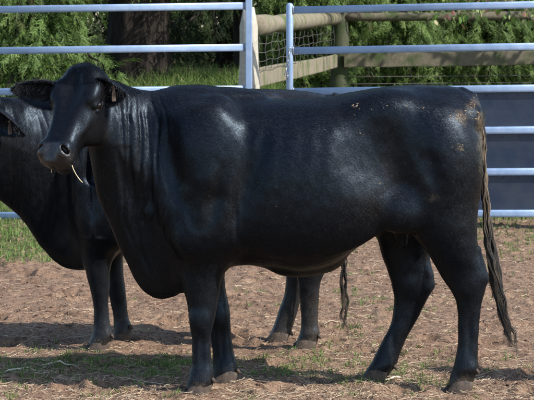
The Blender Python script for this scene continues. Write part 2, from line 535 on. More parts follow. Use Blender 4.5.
def panel(name, label, A, B, nr, posts, zt, zb, sheeted=()):
    """A,B = lists of rail end points (world); straight steel panel standing on the ground"""
    root = empty(name, (0.5 * (A[0][0] + B[0][0]), 0.5 * (A[0][1] + B[0][1]), 0))
    for i in range(nr):
        a = np.array(A[i]); b = np.array(B[i])
        mb = MB(); d = b - a; L = np.linalg.norm(d); ex = d / L; ey = np.cross([0, 0, 1.0], ex); ey /= np.linalg.norm(ey); ez = np.cross(ex, ey)
        V = []
        for e in (a, b):
            for (p, q) in RP: V.append(e + ey * p * 0.029 + ez * q * 0.0285)
        m = len(RP)
        mb.add(V, [(j, (j + 1) % m, m + (j + 1) % m, m + j) for j in range(m)], [(0, j + 1, j) for j in range(1, m - 1)] + [(m, m + j, m + j + 1) for j in range(1, m - 1)])
        r_ = obj('rail', mb.mesh('rail'), root, [M_STEEL])
        r_.data.polygons.foreach_set('use_smooth', [True] * m + [False] * (2 * m - 4))
        if i in sheeted:
            a2 = np.array(A[i + 1]); b2 = np.array(B[i + 1])
            mb = MB(); t = 0.0025
            o = ey * 0.004
            # shallow folded sheet set behind the rail faces
            V = []
            for (s0, off) in ((0.0, 0.0), (0.06, 0.004), (0.5, 0.006), (0.94, 0.004), (1.0, 0.0)):
                for e0, e1 in ((a, a2), (b, b2)):
                    for th in (-t, t):
                        V.append(e0 + (e1 - e0) * s0 + o + ey * (off + th))
            Q = []
            for k in range(4):
                p = k * 4; w = p + 4
                Q += [(p, w, w + 2, p + 2), (p + 1, p + 3, w + 3, w + 1), (p, p + 1, w + 1, w), (p + 2, w + 2, w + 3, p + 3)]
            mb.add(V, Q)
            s_ = obj('sheet', mb.mesh('sheet', False), root, [M_SHEET])
            mb = MB()                             # rivet heads along the sheet's top edge
            for k in range(22):
                c = a + (b - a) * (k + 0.5) / 22 + (a2 - a) * 0.15 + o - ey * 0.003
                tube(mb, [c, c - ey * 0.004, c - ey * 0.006], [0.006, 0.005, 0.002], 8)
            tag(obj('rivets', mb.mesh('rivets'), root, [M_SHEET]), kind='stuff')
    for (p, top, rnd) in posts:
        mb = MB()
        if rnd:
            tube(mb, [(p[0], p[1], -0.05), (p[0], p[1], top - 0.02), (p[0], p[1], top - 0.006), (p[0], p[1], top)], [0.028, 0.028, 0.022, 0.010], 16)
        else:
            box(mb, (p[0], p[1], 0.5 * top - 0.02), (0.0265, 0.0265, 0.5 * top + 0.02), 0.005)
        obj('post', mb.mesh('post', bool(rnd)), root, [M_STEEL])
    for i in range(nr):                           # weld beads where the rails meet the end posts
        for e, dirn in ((np.array(A[i]), 1), (np.array(B[i]), -1)):
            mb = MB(); d = (np.array(B[i]) - np.array(A[i])); d = d / np.linalg.norm(d) * dirn
            ring = [e + d * 0.012 + 0.0185 * np.array([-d[1], d[0], 0]) * math.copysign(abs(math.cos(t))**0.5, math.cos(t)) + np.array([0, 0, 0.0305]) * math.copysign(abs(math.sin(t))**0.5, math.sin(t)) for t in np.linspace(0, 2 * math.pi, 17)]
            tube(mb, ring, 0.005, 5, cap=False); obj('weld', mb.mesh('weld'), root, [M_CHAIN])
    tag(root, label, 'panel', 'steel panels along the yard')
    return root

A = [at(-75, 10.7 + 41.05 * i, 16.25) for i in range(6)]
B = [at(247, 5.8 + 41.6 * i, 16.0) for i in range(6)]
pl = at(-78, 200, 16.25); pr_ = at(249, 200, 16.0)
left_panel = panel('cattle_panel', 'open pale blue-grey steel rail panel in front of the dark tree trunk', [np.array(p) for p in A], [np.array(p) for p in B], 6, [((pl.x, pl.y), 1.95, 0), ((pr_.x, pr_.y), 1.98, 0)], 0, 0)
A = [at(292, 10.2 + 40.75 * i, 16.0) for i in range(6)]
B = [at(640, 2.4 + 42.15 * i, 15.45) for i in range(6)]
pl = at(289.5, 200, 16.0); pr_ = at(643, 200, 15.45)
right_panel = panel('cattle_panel', 'steel rail panel closed with dark blue sheets below its third rail', [np.array(p) for p in A], [np.array(p) for p in B], 6, [((pl.x, pl.y), at(289.5, 3.0, 16.0).z, 1), ((pr_.x, pr_.y), 1.95, 1)], 0, 0, sheeted=(2, 3, 4))
# chain that ties the gate post
def link_mesh(L=0.036, W=0.022, r=0.0042):
    mb = MB(); n = 14; pts = []
    for k in range(n + 1):
        t = 2 * math.pi * k / n; pts.append((0.5 * W * math.cos(t), 0, 0.5 * L * math.copysign(abs(math.sin(t))**0.8, math.sin(t))))
    tube(mb, pts, r, 6, cap=False); return mb.mesh('chain_link')
LINK = link_mesh(); LINK.materials.append(M_CHAIN)
chain = empty('chain', at(288, 52, 15.95))
tag(chain, 'short steel chain hanging on the round-topped gate post', 'chain')
cps = [(290, 50), (289, 54), (288.2, 58), (287.6, 62), (287, 66), (286.2, 70), (286, 74), (287.5, 77)]
for k, (px, py) in enumerate(cps):
    p = at(px, py, 15.955 - 0.004 * k)
    o = bpy.data.objects.new('chain_link', LINK); C.objects.link(o); o.parent = chain
    o.location = p - chain.location; o.rotation_euler = (0.15, 0.25 * math.sin(k * 1.7), (k % 2) * 1.3 + 0.3)

# ------------------------------------------------------------------ timber fence behind
def timber(name, c1_, c2_, moss, amt):
    m, n, l, b = mat(name)
    vec = coords(n, l)
    g = noise(n, l, coords(n, l, (2, 2, 2)), 9, 6, 0.7, 0.4)
    c = mix(n, l, ramp(n, l, g, [(0.3, 0.0), (0.7, 1.0)]), c1_, c2_)
    mo = noise(n, l, vec, 3.5, 5, 0.65)
    c = mix(n, l, ramp(n, l, mo, [(0.62 - amt, 0.0), (0.78 - amt, 1.0)]), c, moss)
    l.new(c, b.inputs['Base Color']); b.inputs['Roughness'].default_value = 0.9; b.inputs['Specular IOR Level'].default_value = 0.2
    l.new(bump(n, l, noise(n, l, vec, 26, 6, 0.7), 0.6, 0.008), b.inputs['Normal'])
    return m
M_POSTW = timber('weathered_post', (0.28, 0.26, 0.21), (0.42, 0.39, 0.32), (0.16, 0.18, 0.10), 0.05)
M_RAILW = timber('weathered_rail', (0.135, 0.115, 0.080), (0.225, 0.195, 0.145), (0.08, 0.10, 0.035), 0.14)
M_GREENW_SHADE = timber('shaded_green_post', (0.045, 0.05, 0.03), (0.075, 0.075, 0.05), (0.03, 0.048, 0.016), 0.2)  # green timber, darkened in colour to give the corner post's shadow
M_MOSSW = timber('mossy_timber', (0.085, 0.074, 0.052), (0.135, 0.118, 0.085), (0.042, 0.058, 0.022), 0.14)
tf = empty('timber_fence', at(248, 200, 16.28).xy.to_3d())
def wood_round(name, p0, p1, r0, r1, m, seed, taper_top=False):
    r = np.random.default_rng(seed); p0 = np.array(p0, float); p1 = np.array(p1, float)
    n = 14; t = np.linspace(0, 1, n); pts = p0 + (p1 - p0) * t[:, None]
    d, u, w = basis(p1 - p0); pts = pts + np.outer(0.06 * r0 * np.sin(t * 3 + seed), u) + np.outer(0.05 * r0 * np.sin(t * 4 + seed * 2), w)
    pts[0] = p0; pts[-1] = p1
    rad = np.linspace(r0, r1, n) * (1 + 0.05 * r.normal(size=n))
    if taper_top: rad[-1] *= 0.6
    mb = MB(); tube(mb, pts, rad, 18)
    me = mb.mesh(name)
    co = np.zeros(len(me.vertices) * 3, np.float32); me.vertices.foreach_get('co', co); co = co.reshape(-1, 3)
    ax = p0 + np.outer((co - p0) @ d, d); rv = co - ax
    co = co + rv * (0.035 * snoise(np.stack([np.arctan2(rv @ u, rv @ w) * 0.5, (co - p0) @ d * 0.2], -1), 1.2, seed + 30, 3))[:, None]
    me.vertices.foreach_set('co', co.astype(np.float32).ravel())
    return obj(name, me, tf, [m])
def wood_board(name, p0, p1, hh, th, m, seed):
    p0 = np.array(p0, float); p1 = np.array(p1, float); d = p1 - p0; L = np.linalg.norm(d); ex = d / L
    ey = np.cross([0, 0, 1.0], ex); ey /= np.linalg.norm(ey); ez = np.cross(ex, ey)
    n = 16; mb = MB(); V = []; r = np.random.default_rng(seed)
    prof = [(-1, -0.9), (-0.8, -1), (0.8, -1), (1, -0.9), (1, 0.9), (0.8, 1), (-0.8, 1), (-1, 0.9)]
    for i in range(n):
        t = i / (n - 1); c = p0 + d * t; wv = 0.004 * math.sin(t * 6 + seed)
        for (a, b) in prof: V.append(c + ey * (a * th + wv) + ez * (b * hh * (1 + 0.03 * r.normal()) + wv))
    m_ = len(prof); Q = [(i * m_ + j, i * m_ + (j + 1) % m_, (i + 1) * m_ + (j + 1) % m_, (i + 1) * m_ + j) for i in range(n - 1) for j in range(m_)]
    T = [(0, j + 1, j) for j in range(1, m_ - 1)] + [((n - 1) * m_, (n - 1) * m_ + j, (n - 1) * m_ + j + 1) for j in range(1, m_ - 1)]
    mb.add(V, Q, T); return obj(name, mb.mesh(name, False), tf, [m])
YG = 16.26
g0 = at(249, 200, YG); gtop = at(248.5, 7, YG).z
gp = wood_round('gate_post', (g0.x, YG, -0.3), (g0.x, YG, gtop), 0.080, 0.076, M_POSTW, 3, True)
c0 = at(339, 200, 25.0); ctop = at(339, 12, 25.0).z
wood_round('corner_post', (c0.x, 25.0, 0.3), (c0.x, 25.0, ctop), 0.115, 0.11, M_GREENW_SHADE, 5)
wood_round('top_rail', at(255, 25.5, 16.3), at(336, 18.5, 24.85), 0.082, 0.075, M_RAILW, 6)
wood_board('board', np.array(at(253, 79, 16.3)), np.array(at(336, 61, 24.8)), 0.080, 0.02, M_RAILW, 7)
e0 = at(640, 200, 25.6)
wood_round('top_rail', (c0.x, 24.95, at(339, 17, 24.95).z), at(640, 15, 25.5), 0.055, 0.055, M_MOSSW, 8)
wood_board('board', np.array(at(344, 60.2, 24.85)), np.array(at(640, 56.5, 25.4)), 0.088, 0.02, M_MOSSW, 9)
wood_round('post', (e0.x, 25.65, 0.3), (e0.x, 25.65, 1.8), 0.11, 0.105, M_MOSSW, 10)
# wire netting between rail and board
mb = MB()
def span(t, z0, z1, k): return None
for k in range(5):
    f = k / 4
    a = np.array(at(259, 36 + 34 * f, 16.32)); b = np.array(at(334, 24 + 31 * f, 24.7))
    ts = np.linspace(0, 1, 40); pts = a + (b - a) * ts[:, None]; pts[:, 2] += 0.006 * np.sin(ts * 50 + k)
    tube(mb, pts, 0.0024, 5)
for k in range(17):
    t = k / 16
    top = np.array(at(259, 36, 16.32)) * (1 - t) + np.array(at(334, 24, 24.7)) * t; bot = np.array(at(259, 71, 16.32)) * (1 - t) + np.array(at(334, 55, 24.7)) * t
    ts = np.linspace(0, 1, 8); pts = top + (bot - top) * ts[:, None]; pts[:, 0] += 0.008 * np.sin(ts * 9 + k)
    tube(mb, pts, 0.0022, 5)
tag(obj('wire_netting', mb.mesh('wire_netting'), tf, [M_WIRE]), kind='stuff')
for k in range(2):                                       # plain wires below the far board
    mb = MB(); a = np.array(at(345, 77 + 7 * k, 24.9)); b = np.array(at(640, 74.5 + 7 * k, 25.5)); ts = np.linspace(0, 1, 12)
    tube(mb, a + (b - a) * ts[:, None], 0.004, 5); obj('wire', mb.mesh('wire'), tf, [M_WIRE])
tag(tf, 'weathered mossy timber post and rail fence running back from the gate opening', 'fence')
# ------------------------------------------------------------------ trees
def bark_material(name, c1_, c2_):
    m, n, l, b = mat(name)
    v = coords(n, l, (7, 7, 1.1)); f = noise(n, l, v, 2.2, 6, 0.65, 0.5)
    l.new(mix(n, l, ramp(n, l, f, [(0.35, 0.0), (0.65, 1.0)]), c1_, c2_), b.inputs['Base Color'])
    b.inputs['Roughness'].default_value = 0.95; b.inputs['Specular IOR Level'].default_value = 0.15
    l.new(bump(n, l, f, 1.0, 0.05), b.inputs['Normal'])
    return m
M_BARK = bark_material('bark', (0.010, 0.008, 0.007), (0.034, 0.027, 0.022))
M_TWIG = bark_material('twig', (0.10, 0.08, 0.06), (0.20, 0.16, 0.12))
M_FROND = tinted('conifer_foliage', [(0.0, (0.10, 0.065, 0.03)), (0.07, (0.038, 0.062, 0.014)), (0.35, (0.085, 0.145, 0.030)), (0.75, (0.145, 0.225, 0.055)), (1.0, (0.20, 0.275, 0.085))], 0.55, 0.35, 0.35)
M_FAR_SHADE = tinted('shaded_far_foliage', [(0.0, (0.014, 0.024, 0.008)), (1.0, (0.038, 0.060, 0.018))], 0.7, 0.25, 0.2)  # darker copy of the foliage, deep shade put into its colour

def frond_proto(seed, nb=13, sub=4):
    """feathery spray, 1 long along +X, hanging towards -Z at the tip"""
    r = np.random.default_rng(seed); V = []; T = []
    def axis(t): return np.array([t, 0.05 * math.sin(3 * t + seed), -0.30 * t * t])
    def strip(p, q, w, up):
        d = q - p; s = np.cross(d, up); s /= np.linalg.norm(s) + 1e-9
        k = len(V); V.extend([p - s * w, p + s * w, q]); T.append((k, k + 1, k + 2))
    for i in range(5): strip(axis(i / 5), axis((i + 1) / 5 + 0.03), 0.012, np.array([0, 0.3, 1.0]))
    for i in range(nb):
        t = 0.06 + 0.92 * i / nb + r.uniform(-0.02, 0.02)
        for sg in (-1, 1):
            if r.random() < 0.1: continue
            L = (0.30 * (1 - t)**0.7 + 0.10) * r.uniform(0.7, 1.2)
            p = axis(t); d = np.array([0.75, sg * r.uniform(0.5, 0.9), -0.25 + r.normal() * 0.2]); d /= np.linalg.norm(d)
            q = p + d * L + np.array([0, 0, -0.25 * L])
            strip(p, q, 0.020, np.array([0, 0, 1.0]) + r.normal(size=3) * 0.3)
            for k in range(sub):
                u = (k + 0.7) / (sub + 0.4); b0 = p + (q - p) * u
                for s2 in (-1, 1):
                    e = d * 0.7 + np.cross(d, [0, 0, 1.0]) * s2 * 0.7 + np.array([0, 0, r.normal() * 0.25 - 0.15])
                    strip(b0, b0 + e * L * 0.34 * (1.1 - 0.5 * u), 0.015, np.array([0, 0, 1.0]) + r.normal(size=3) * 0.4)
    return np.array(V), np.array(T)
FR = [frond_proto(s, 9, 3) for s in range(4)]
FRL = [frond_proto(s + 20, 7, 1) for s in range(3)]

def place_fronds(pos, dirs, size, protos, r):
    """returns V,T,tint"""
    Vs = []; Ts = []; Tn = []; off = 0
    n = len(pos); which = r.integers(0, len(protos), n); tint = np.clip(r.normal(0.5, 0.24, n), 0, 1)
    for w in range(len(protos)):
        k = np.where(which == w)[0]
        if not len(k): continue
        pv, pt_ = protos[w]
        d = dirs[k] / np.linalg.norm(dirs[k], axis=1)[:, None]
        up = np.tile(np.array([[0, 0, 1.0]]), (len(k), 1)) + r.normal(size=(len(k), 3)) * 0.35
        y = np.cross(up, d); y /= np.linalg.norm(y, axis=1)[:, None] + 1e-9; z = np.cross(d, y)
        R = np.stack([d, y, z], 2)
        V = np.einsum('nij,mj->nmi', R, pv) * size[k][:, None, None] + pos[k][:, None, :]
        Vs.append(V.reshape(-1, 3)); Ts.append((pt_[None] + len(pv) * np.arange(len(k))[:, None, None]).reshape(-1, 3) + off)
        Tn.append((tint[k][:, None] + r.normal(0, 0.07, (len(k), len(pv)))).ravel()); off += len(k) * len(pv)
    return np.concatenate(Vs), np.concatenate(Ts), np.clip(np.concatenate(Tn), 0, 1)

def conifer(label, x, y, H, R0, rt, nl, nf, seed, zlow=0.9, size=0.32, protos=None, lite=False, mtl=None, group='trees behind the yard', dens_low=0.55, R_up=None, zmin=0.0):
    """drooping conifer: tapered trunk, limbs, hanging sprays"""
    r = np.random.default_rng(seed); base = float(gz(x, y)) - 0.15
    root = empty('conifer_tree', (x, y, base)); 
    n = 26; t = np.linspace(0, 1, n); tz = base + t * H
    px_ = x + 0.06 * np.sin(t * 4 + seed) * H / 6; py_ = y + 0.05 * np.sin(t * 5 + seed * 2) * H / 6
    rad = rt * (1 - 0.85 * t) * (1 + 0.45 * np.exp(-t * 30))
    mb = MB(); tube(mb, np.stack([px_, py_, tz], 1), rad, 26)
    me = mb.mesh('trunk'); co = np.zeros(len(me.vertices) * 3, np.float32); me.vertices.foreach_get('co', co); co = co.reshape(-1, 3)
    dx = co[:, 0] - x; dy = co[:, 1] - y; an = np.arctan2(dy, dx)
    f = 1 + 0.06 * np.sin(an * 9 + seed) + 0.04 * snoise(np.stack([an, co[:, 2] * 0.6], -1), 1.5, seed, 3)
    co[:, 0] = x + dx * f; co[:, 1] = y + dy * f; me.vertices.foreach_set('co', co.ravel())
    obj('trunk', me, root, [M_BARK])
    pos = []; dr = []; sz = []
    for k in range(nl):
        low = k < nl * dens_low
        z0 = r.uniform(zlow, max(2.6, zlow + 0.8)) if low else r.uniform(max(2.4, zlow), H * 0.95 + base)
        fz = 1 - max(0, (z0 - base) / H - 0.15)
        L = R0 * r.uniform(0.55, 1.1) * (0.25 + 0.75 * fz)
        if R_up and not low: L *= R_up / R0  # upper limbs above the view widened to shade what lies behind
        az = r.uniform(0, 2 * math.pi)
        if low and r.random() < 0.55: az = r.uniform(math.pi, 2 * math.pi)          # towards the light
        d = np.array([math.cos(az), math.sin(az), 0])
        zt = z0 + 0.25 * L
        m = 9; tt = np.linspace(0, 1, m)
        pts = np.array([x, y, 0]) + d * (L * tt)[:, None]; pts[:, 2] = z0 + 0.45 * L * tt - 0.75 * L * tt**2 + 0.03 * r.normal(size=m)
        pts[:, 0] += 0.05 * np.cumsum(r.normal(size=m)) * L / 3; pts[:, 1] += 0.05 * np.cumsum(r.normal(size=m)) * L / 3
        if low: pts[:, 2] = np.maximum(pts[:, 2], float(bank(x, y)) + 0.1)
        mb = MB(); tube(mb, pts, np.linspace(0.028 + 0.006 * L, 0.006, m), 6)
        if k < 60 or not lite: 
            if k < 40: obj('limb', mb.mesh('limb'), root, [M_BARK])
        q = int(nf / nl * (1.3 if low else 0.8))
        u = r.beta(2.2, 1.2, q); s = np.stack([np.interp(u, tt, pts[:, i]) for i in range(3)], 1)
        lat = r.normal(size=(q, 3)) * np.array([0.14, 0.14, 0.10]) * (0.5 + 0.5 * L)
        s = s + lat; s[:, 2] -= np.abs(r.normal(size=q)) * 0.16
        dd = d[None] * r.uniform(0.1, 0.8, (q, 1)) + np.array([[0, 0, -1.0]]) * r.uniform(0.35, 1.2, (q, 1)) + r.normal(size=(q, 3)) * 0.33
        pos.append(s); dr.append(dd); sz.append(size * r.uniform(0.6, 1.25, q) * (1.0 if low else 1.9))
    pos = np.concatenate(pos); dr = np.concatenate(dr); sz = np.concatenate(sz); ok = pos[:, 2] - 0.9 * sz > zmin; pos, dr, sz = pos[ok], dr[ok], sz[ok]
    V, T, tn = place_fronds(pos, dr, sz, protos or (FRL if lite else FR), r)
    me = mesh_np('crown', V, [T], False); set_tint(me, tn)
    tag(obj('crown', me, root, [mtl or M_FROND]), kind='stuff')
    tag(root, label, 'tree', group)
    return root

tx = lambda px, Y_: float(at(px, 60, Y_).x)
conifer('conifer with a thick dark trunk standing right behind the open steel panel', tx(136, 22.6), 22.6, 10.0, 2.3, 0.345, 46, 1300, 201, zlow=3.7, size=0.36, dens_low=0.1, zmin=2.1)
conifer('drooping bright green conifer beside the thick dark trunk', tx(38, 20.9), 20.9, 4.2, 0.74, 0.07, 46, 1700, 202, zlow=1.0, size=0.24, dens_low=0.8)
conifer('sparse conifer with hanging sprays beyond the end of the open panel', tx(-22, 21.6), 21.6, 5.0, 1.1, 0.10, 40, 1300, 203, zlow=1.0, size=0.26, dens_low=0.7)
conifer('conifer added behind the gate post for its shade, slim trunk hidden', tx(247, 23.4), 23.4, 9.0, 2.5, 0.09, 50, 1700, 211, zlow=2.5, size=0.40, dens_low=0.35, zmin=1.75)  # added tree, its canopy placed to darken the gap behind the gate
conifer('feathery green conifer rising behind the corner post of the timber fence', tx(316, 26.5), 26.5, 7.5, 1.0, 0.09, 50, 1900, 204, zlow=0.6, size=0.27, dens_low=0.75, R_up=1.5)
conifer('feathery green conifer behind the middle of the far timber board', tx(392, 26.6), 26.6, 7.5, 1.1, 0.10, 54, 2200, 205, zlow=0.6, size=0.27, dens_low=0.75, R_up=1.5)
conifer('broad feathery conifer behind the sheeted panel, under hanging broad leaves', tx(470, 26.9), 26.9, 7.0, 1.25, 0.11, 56, 2300, 206, zlow=0.6, size=0.27, dens_low=0.75, R_up=1.5)
conifer('tall conifer beyond the outer end of the sheeted panel', tx(560, 27.6), 27.6, 6.0, 1.5, 0.14, 48, 1700, 207, zlow=0.6, size=0.30, dens_low=0.7)
conifer('conifer painted dim for shade, far behind the gate opening', tx(225, 31.5), 31.5, 8.0, 2.2, 0.18, 44, 900, 208, zlow=1.2, size=0.42, dens_low=0.5, mtl=M_FAR_SHADE)
conifer('conifer painted dim for shade, left of the thick dark trunk', tx(70, 28.0), 28.0, 8.0, 2.2, 0.18, 44, 900, 209, zlow=1.2, size=0.42, dens_low=0.5, mtl=M_FAR_SHADE)
conifer('tall shading conifer beyond the timber fence', tx(300, 33.0), 33.0, 9.0, 2.8, 0.22, 46, 900, 210, zlow=1.0, size=0.5, dens_low=0.5, lite=True, mtl=M_FAR_SHADE)

# the wood behind reads as one mass
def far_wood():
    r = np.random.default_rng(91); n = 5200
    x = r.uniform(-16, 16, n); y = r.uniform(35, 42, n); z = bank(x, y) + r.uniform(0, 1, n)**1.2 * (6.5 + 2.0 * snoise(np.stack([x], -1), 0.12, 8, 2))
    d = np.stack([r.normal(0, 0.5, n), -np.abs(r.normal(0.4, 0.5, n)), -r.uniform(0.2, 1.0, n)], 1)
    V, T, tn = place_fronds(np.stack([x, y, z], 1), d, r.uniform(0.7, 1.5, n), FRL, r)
    me = mesh_np('wood', V, [T], False); set_tint(me, tn); me.materials.append(M_FAR_SHADE)
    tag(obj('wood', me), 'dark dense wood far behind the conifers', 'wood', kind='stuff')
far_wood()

# broadleaf branch hanging in at the top
def broadleaf():
    r = np.random.default_rng(95); x, y = 5.2, 23.6; base = float(gz(x, y)) - 0.1
    root = empty('broadleaf_tree', (x, y, base))
    mb = MB(); t = np.linspace(0, 1, 14)
    tube(mb, np.stack([x + 0.1 * np.sin(3 * t), y + 0 * t, base + 4.2 * t], 1), 0.13 * (1 - 0.7 * t), 14); obj('trunk', mb.mesh('trunk'), root, [M_BARK])
    V = []; Q = []; tn = []
    leaf = np.array([(0, 0, 0), (0.30, 0.36, 0.03), (0.62, 0.30, 0.0), (1.0, 0, -0.10), (0.62, -0.30, 0.0), (0.30, -0.36, 0.03), (0.35, 0, -0.05), (0.68, 0, -0.06)])
    lt = [(0, 6, 1), (1, 6, 7), (1, 7, 2), (2, 7, 3), (3, 7, 4), (4, 7, 5), (5, 7, 6), (5, 6, 0)]
    k = 0
    ends = [(2.95, 22.6, 1.70), (2.72, 22.9, 1.66), (2.35, 22.5, 1.74), (2.05, 22.7, 1.66), (1.85, 22.6, 1.78), (3.1, 22.4, 1.78), (2.5, 22.4, 1.80), (2.2, 22.8, 1.72)]
    ends += [(5.2 + 1.6 * math.cos(a), 23.6 + 1.3 * math.sin(a), r.uniform(2.2, 4.2)) for a in np.linspace(0, 6.2, 16)]
    for (ex, ey, ez) in ends:
        m = 12; tt = np.linspace(0, 1, m); z0 = base + r.uniform(2.0, 3.0) if ez < 2.1 else min(ez, base + 3.6)
        pts = np.stack([x + (ex - x) * tt + 0.05 * np.sin(tt * 7), y + (ey - y) * tt, z0 + (ez - z0) * tt + 0.25 * np.sin(tt * math.pi)], 1)
        mb = MB(); tube(mb, pts, np.linspace(0.03, 0.004, m), 6); obj('limb', mb.mesh('limb'), root, [M_TWIG])
        for q in range(90 if ez < 2.1 else 46):
            u = r.beta(3, 1.0); p = np.array([np.interp(u, tt, pts[:, i]) for i in range(3)]) + r.normal(size=3) * np.array([0.10, 0.10, 0.05])
            d = np.array([r.normal() * 0.7, r.normal() * 0.5, -1.0]); d /= np.linalg.norm(d)
            s = np.cross(d, r.normal(size=3)); s /= np.linalg.norm(s); w = np.cross(s, d); z_ = r.uniform(0.05, 0.105)
            V.append(p + z_ * (leaf[:, :1] * d + leaf[:, 1:2] * s + leaf[:, 2:] * w)); Q += [tuple(i + k for i in f) for f in lt]; k += len(leaf); tn += [r.random()] * len(leaf)
    me = mesh_np('crown', np.concatenate(V), [np.array(Q)], False); set_tint(me, tn)
    m = tinted('broad_leaf', [(0.0, (0.08, 0.16, 0.03)), (0.45, (0.16, 0.25, 0.06)), (0.7, (0.36, 0.40, 0.20)), (0.85, (0.42, 0.24, 0.20)), (1.0, (0.26, 0.10, 0.08))], 0.5, 0.35)
    tag(obj('crown', me, root, [m]), kind='stuff')
    tag(root, 'broadleaf tree hanging pale green and reddish leaves over the far timber rail', 'tree')
broadleaf()
# bare twigs by the drooping conifer
tw = empty('dead_branch', (tx(2, 21.9), 21.9, float(gz(tx(2, 21.9), 21.9))))
for k, (a_, b_) in enumerate((((-10, 22), (11, 36)), ((-12, 45), (14, 84)), ((-4, 60), (6, 76)))):
    p = np.array(at(a_[0], a_[1], 21.9)); q = np.array(at(b_[0], b_[1], 21.8)); ts = np.linspace(0, 1, 9)
    pts = p + (q - p) * ts[:, None]; pts[:, 2] += 0.03 * np.sin(ts * 5 + k)
    mb = MB(); tube(mb, pts, np.linspace(0.012, 0.005, 9), 6); obj('twig', mb.mesh('twig'), tw, [M_TWIG])
mb = MB(); b0 = np.array(at(-14, 20, 21.95)); ts = np.linspace(0, 1, 8); g_ = float(gz(b0[0], 21.95))
tube(mb, np.stack([np.full(8, b0[0]) + 0.03 * np.sin(ts * 4), np.full(8, 21.93), g_ - 0.1 + ts * (b0[2] + 0.2 - g_)], 1), np.linspace(0.022, 0.010, 8), 7); obj('stem', mb.mesh('stem'), tw, [M_TWIG])
tag(tw, 'thin bare dead sapling with pale twigs at the open panel', 'sapling')
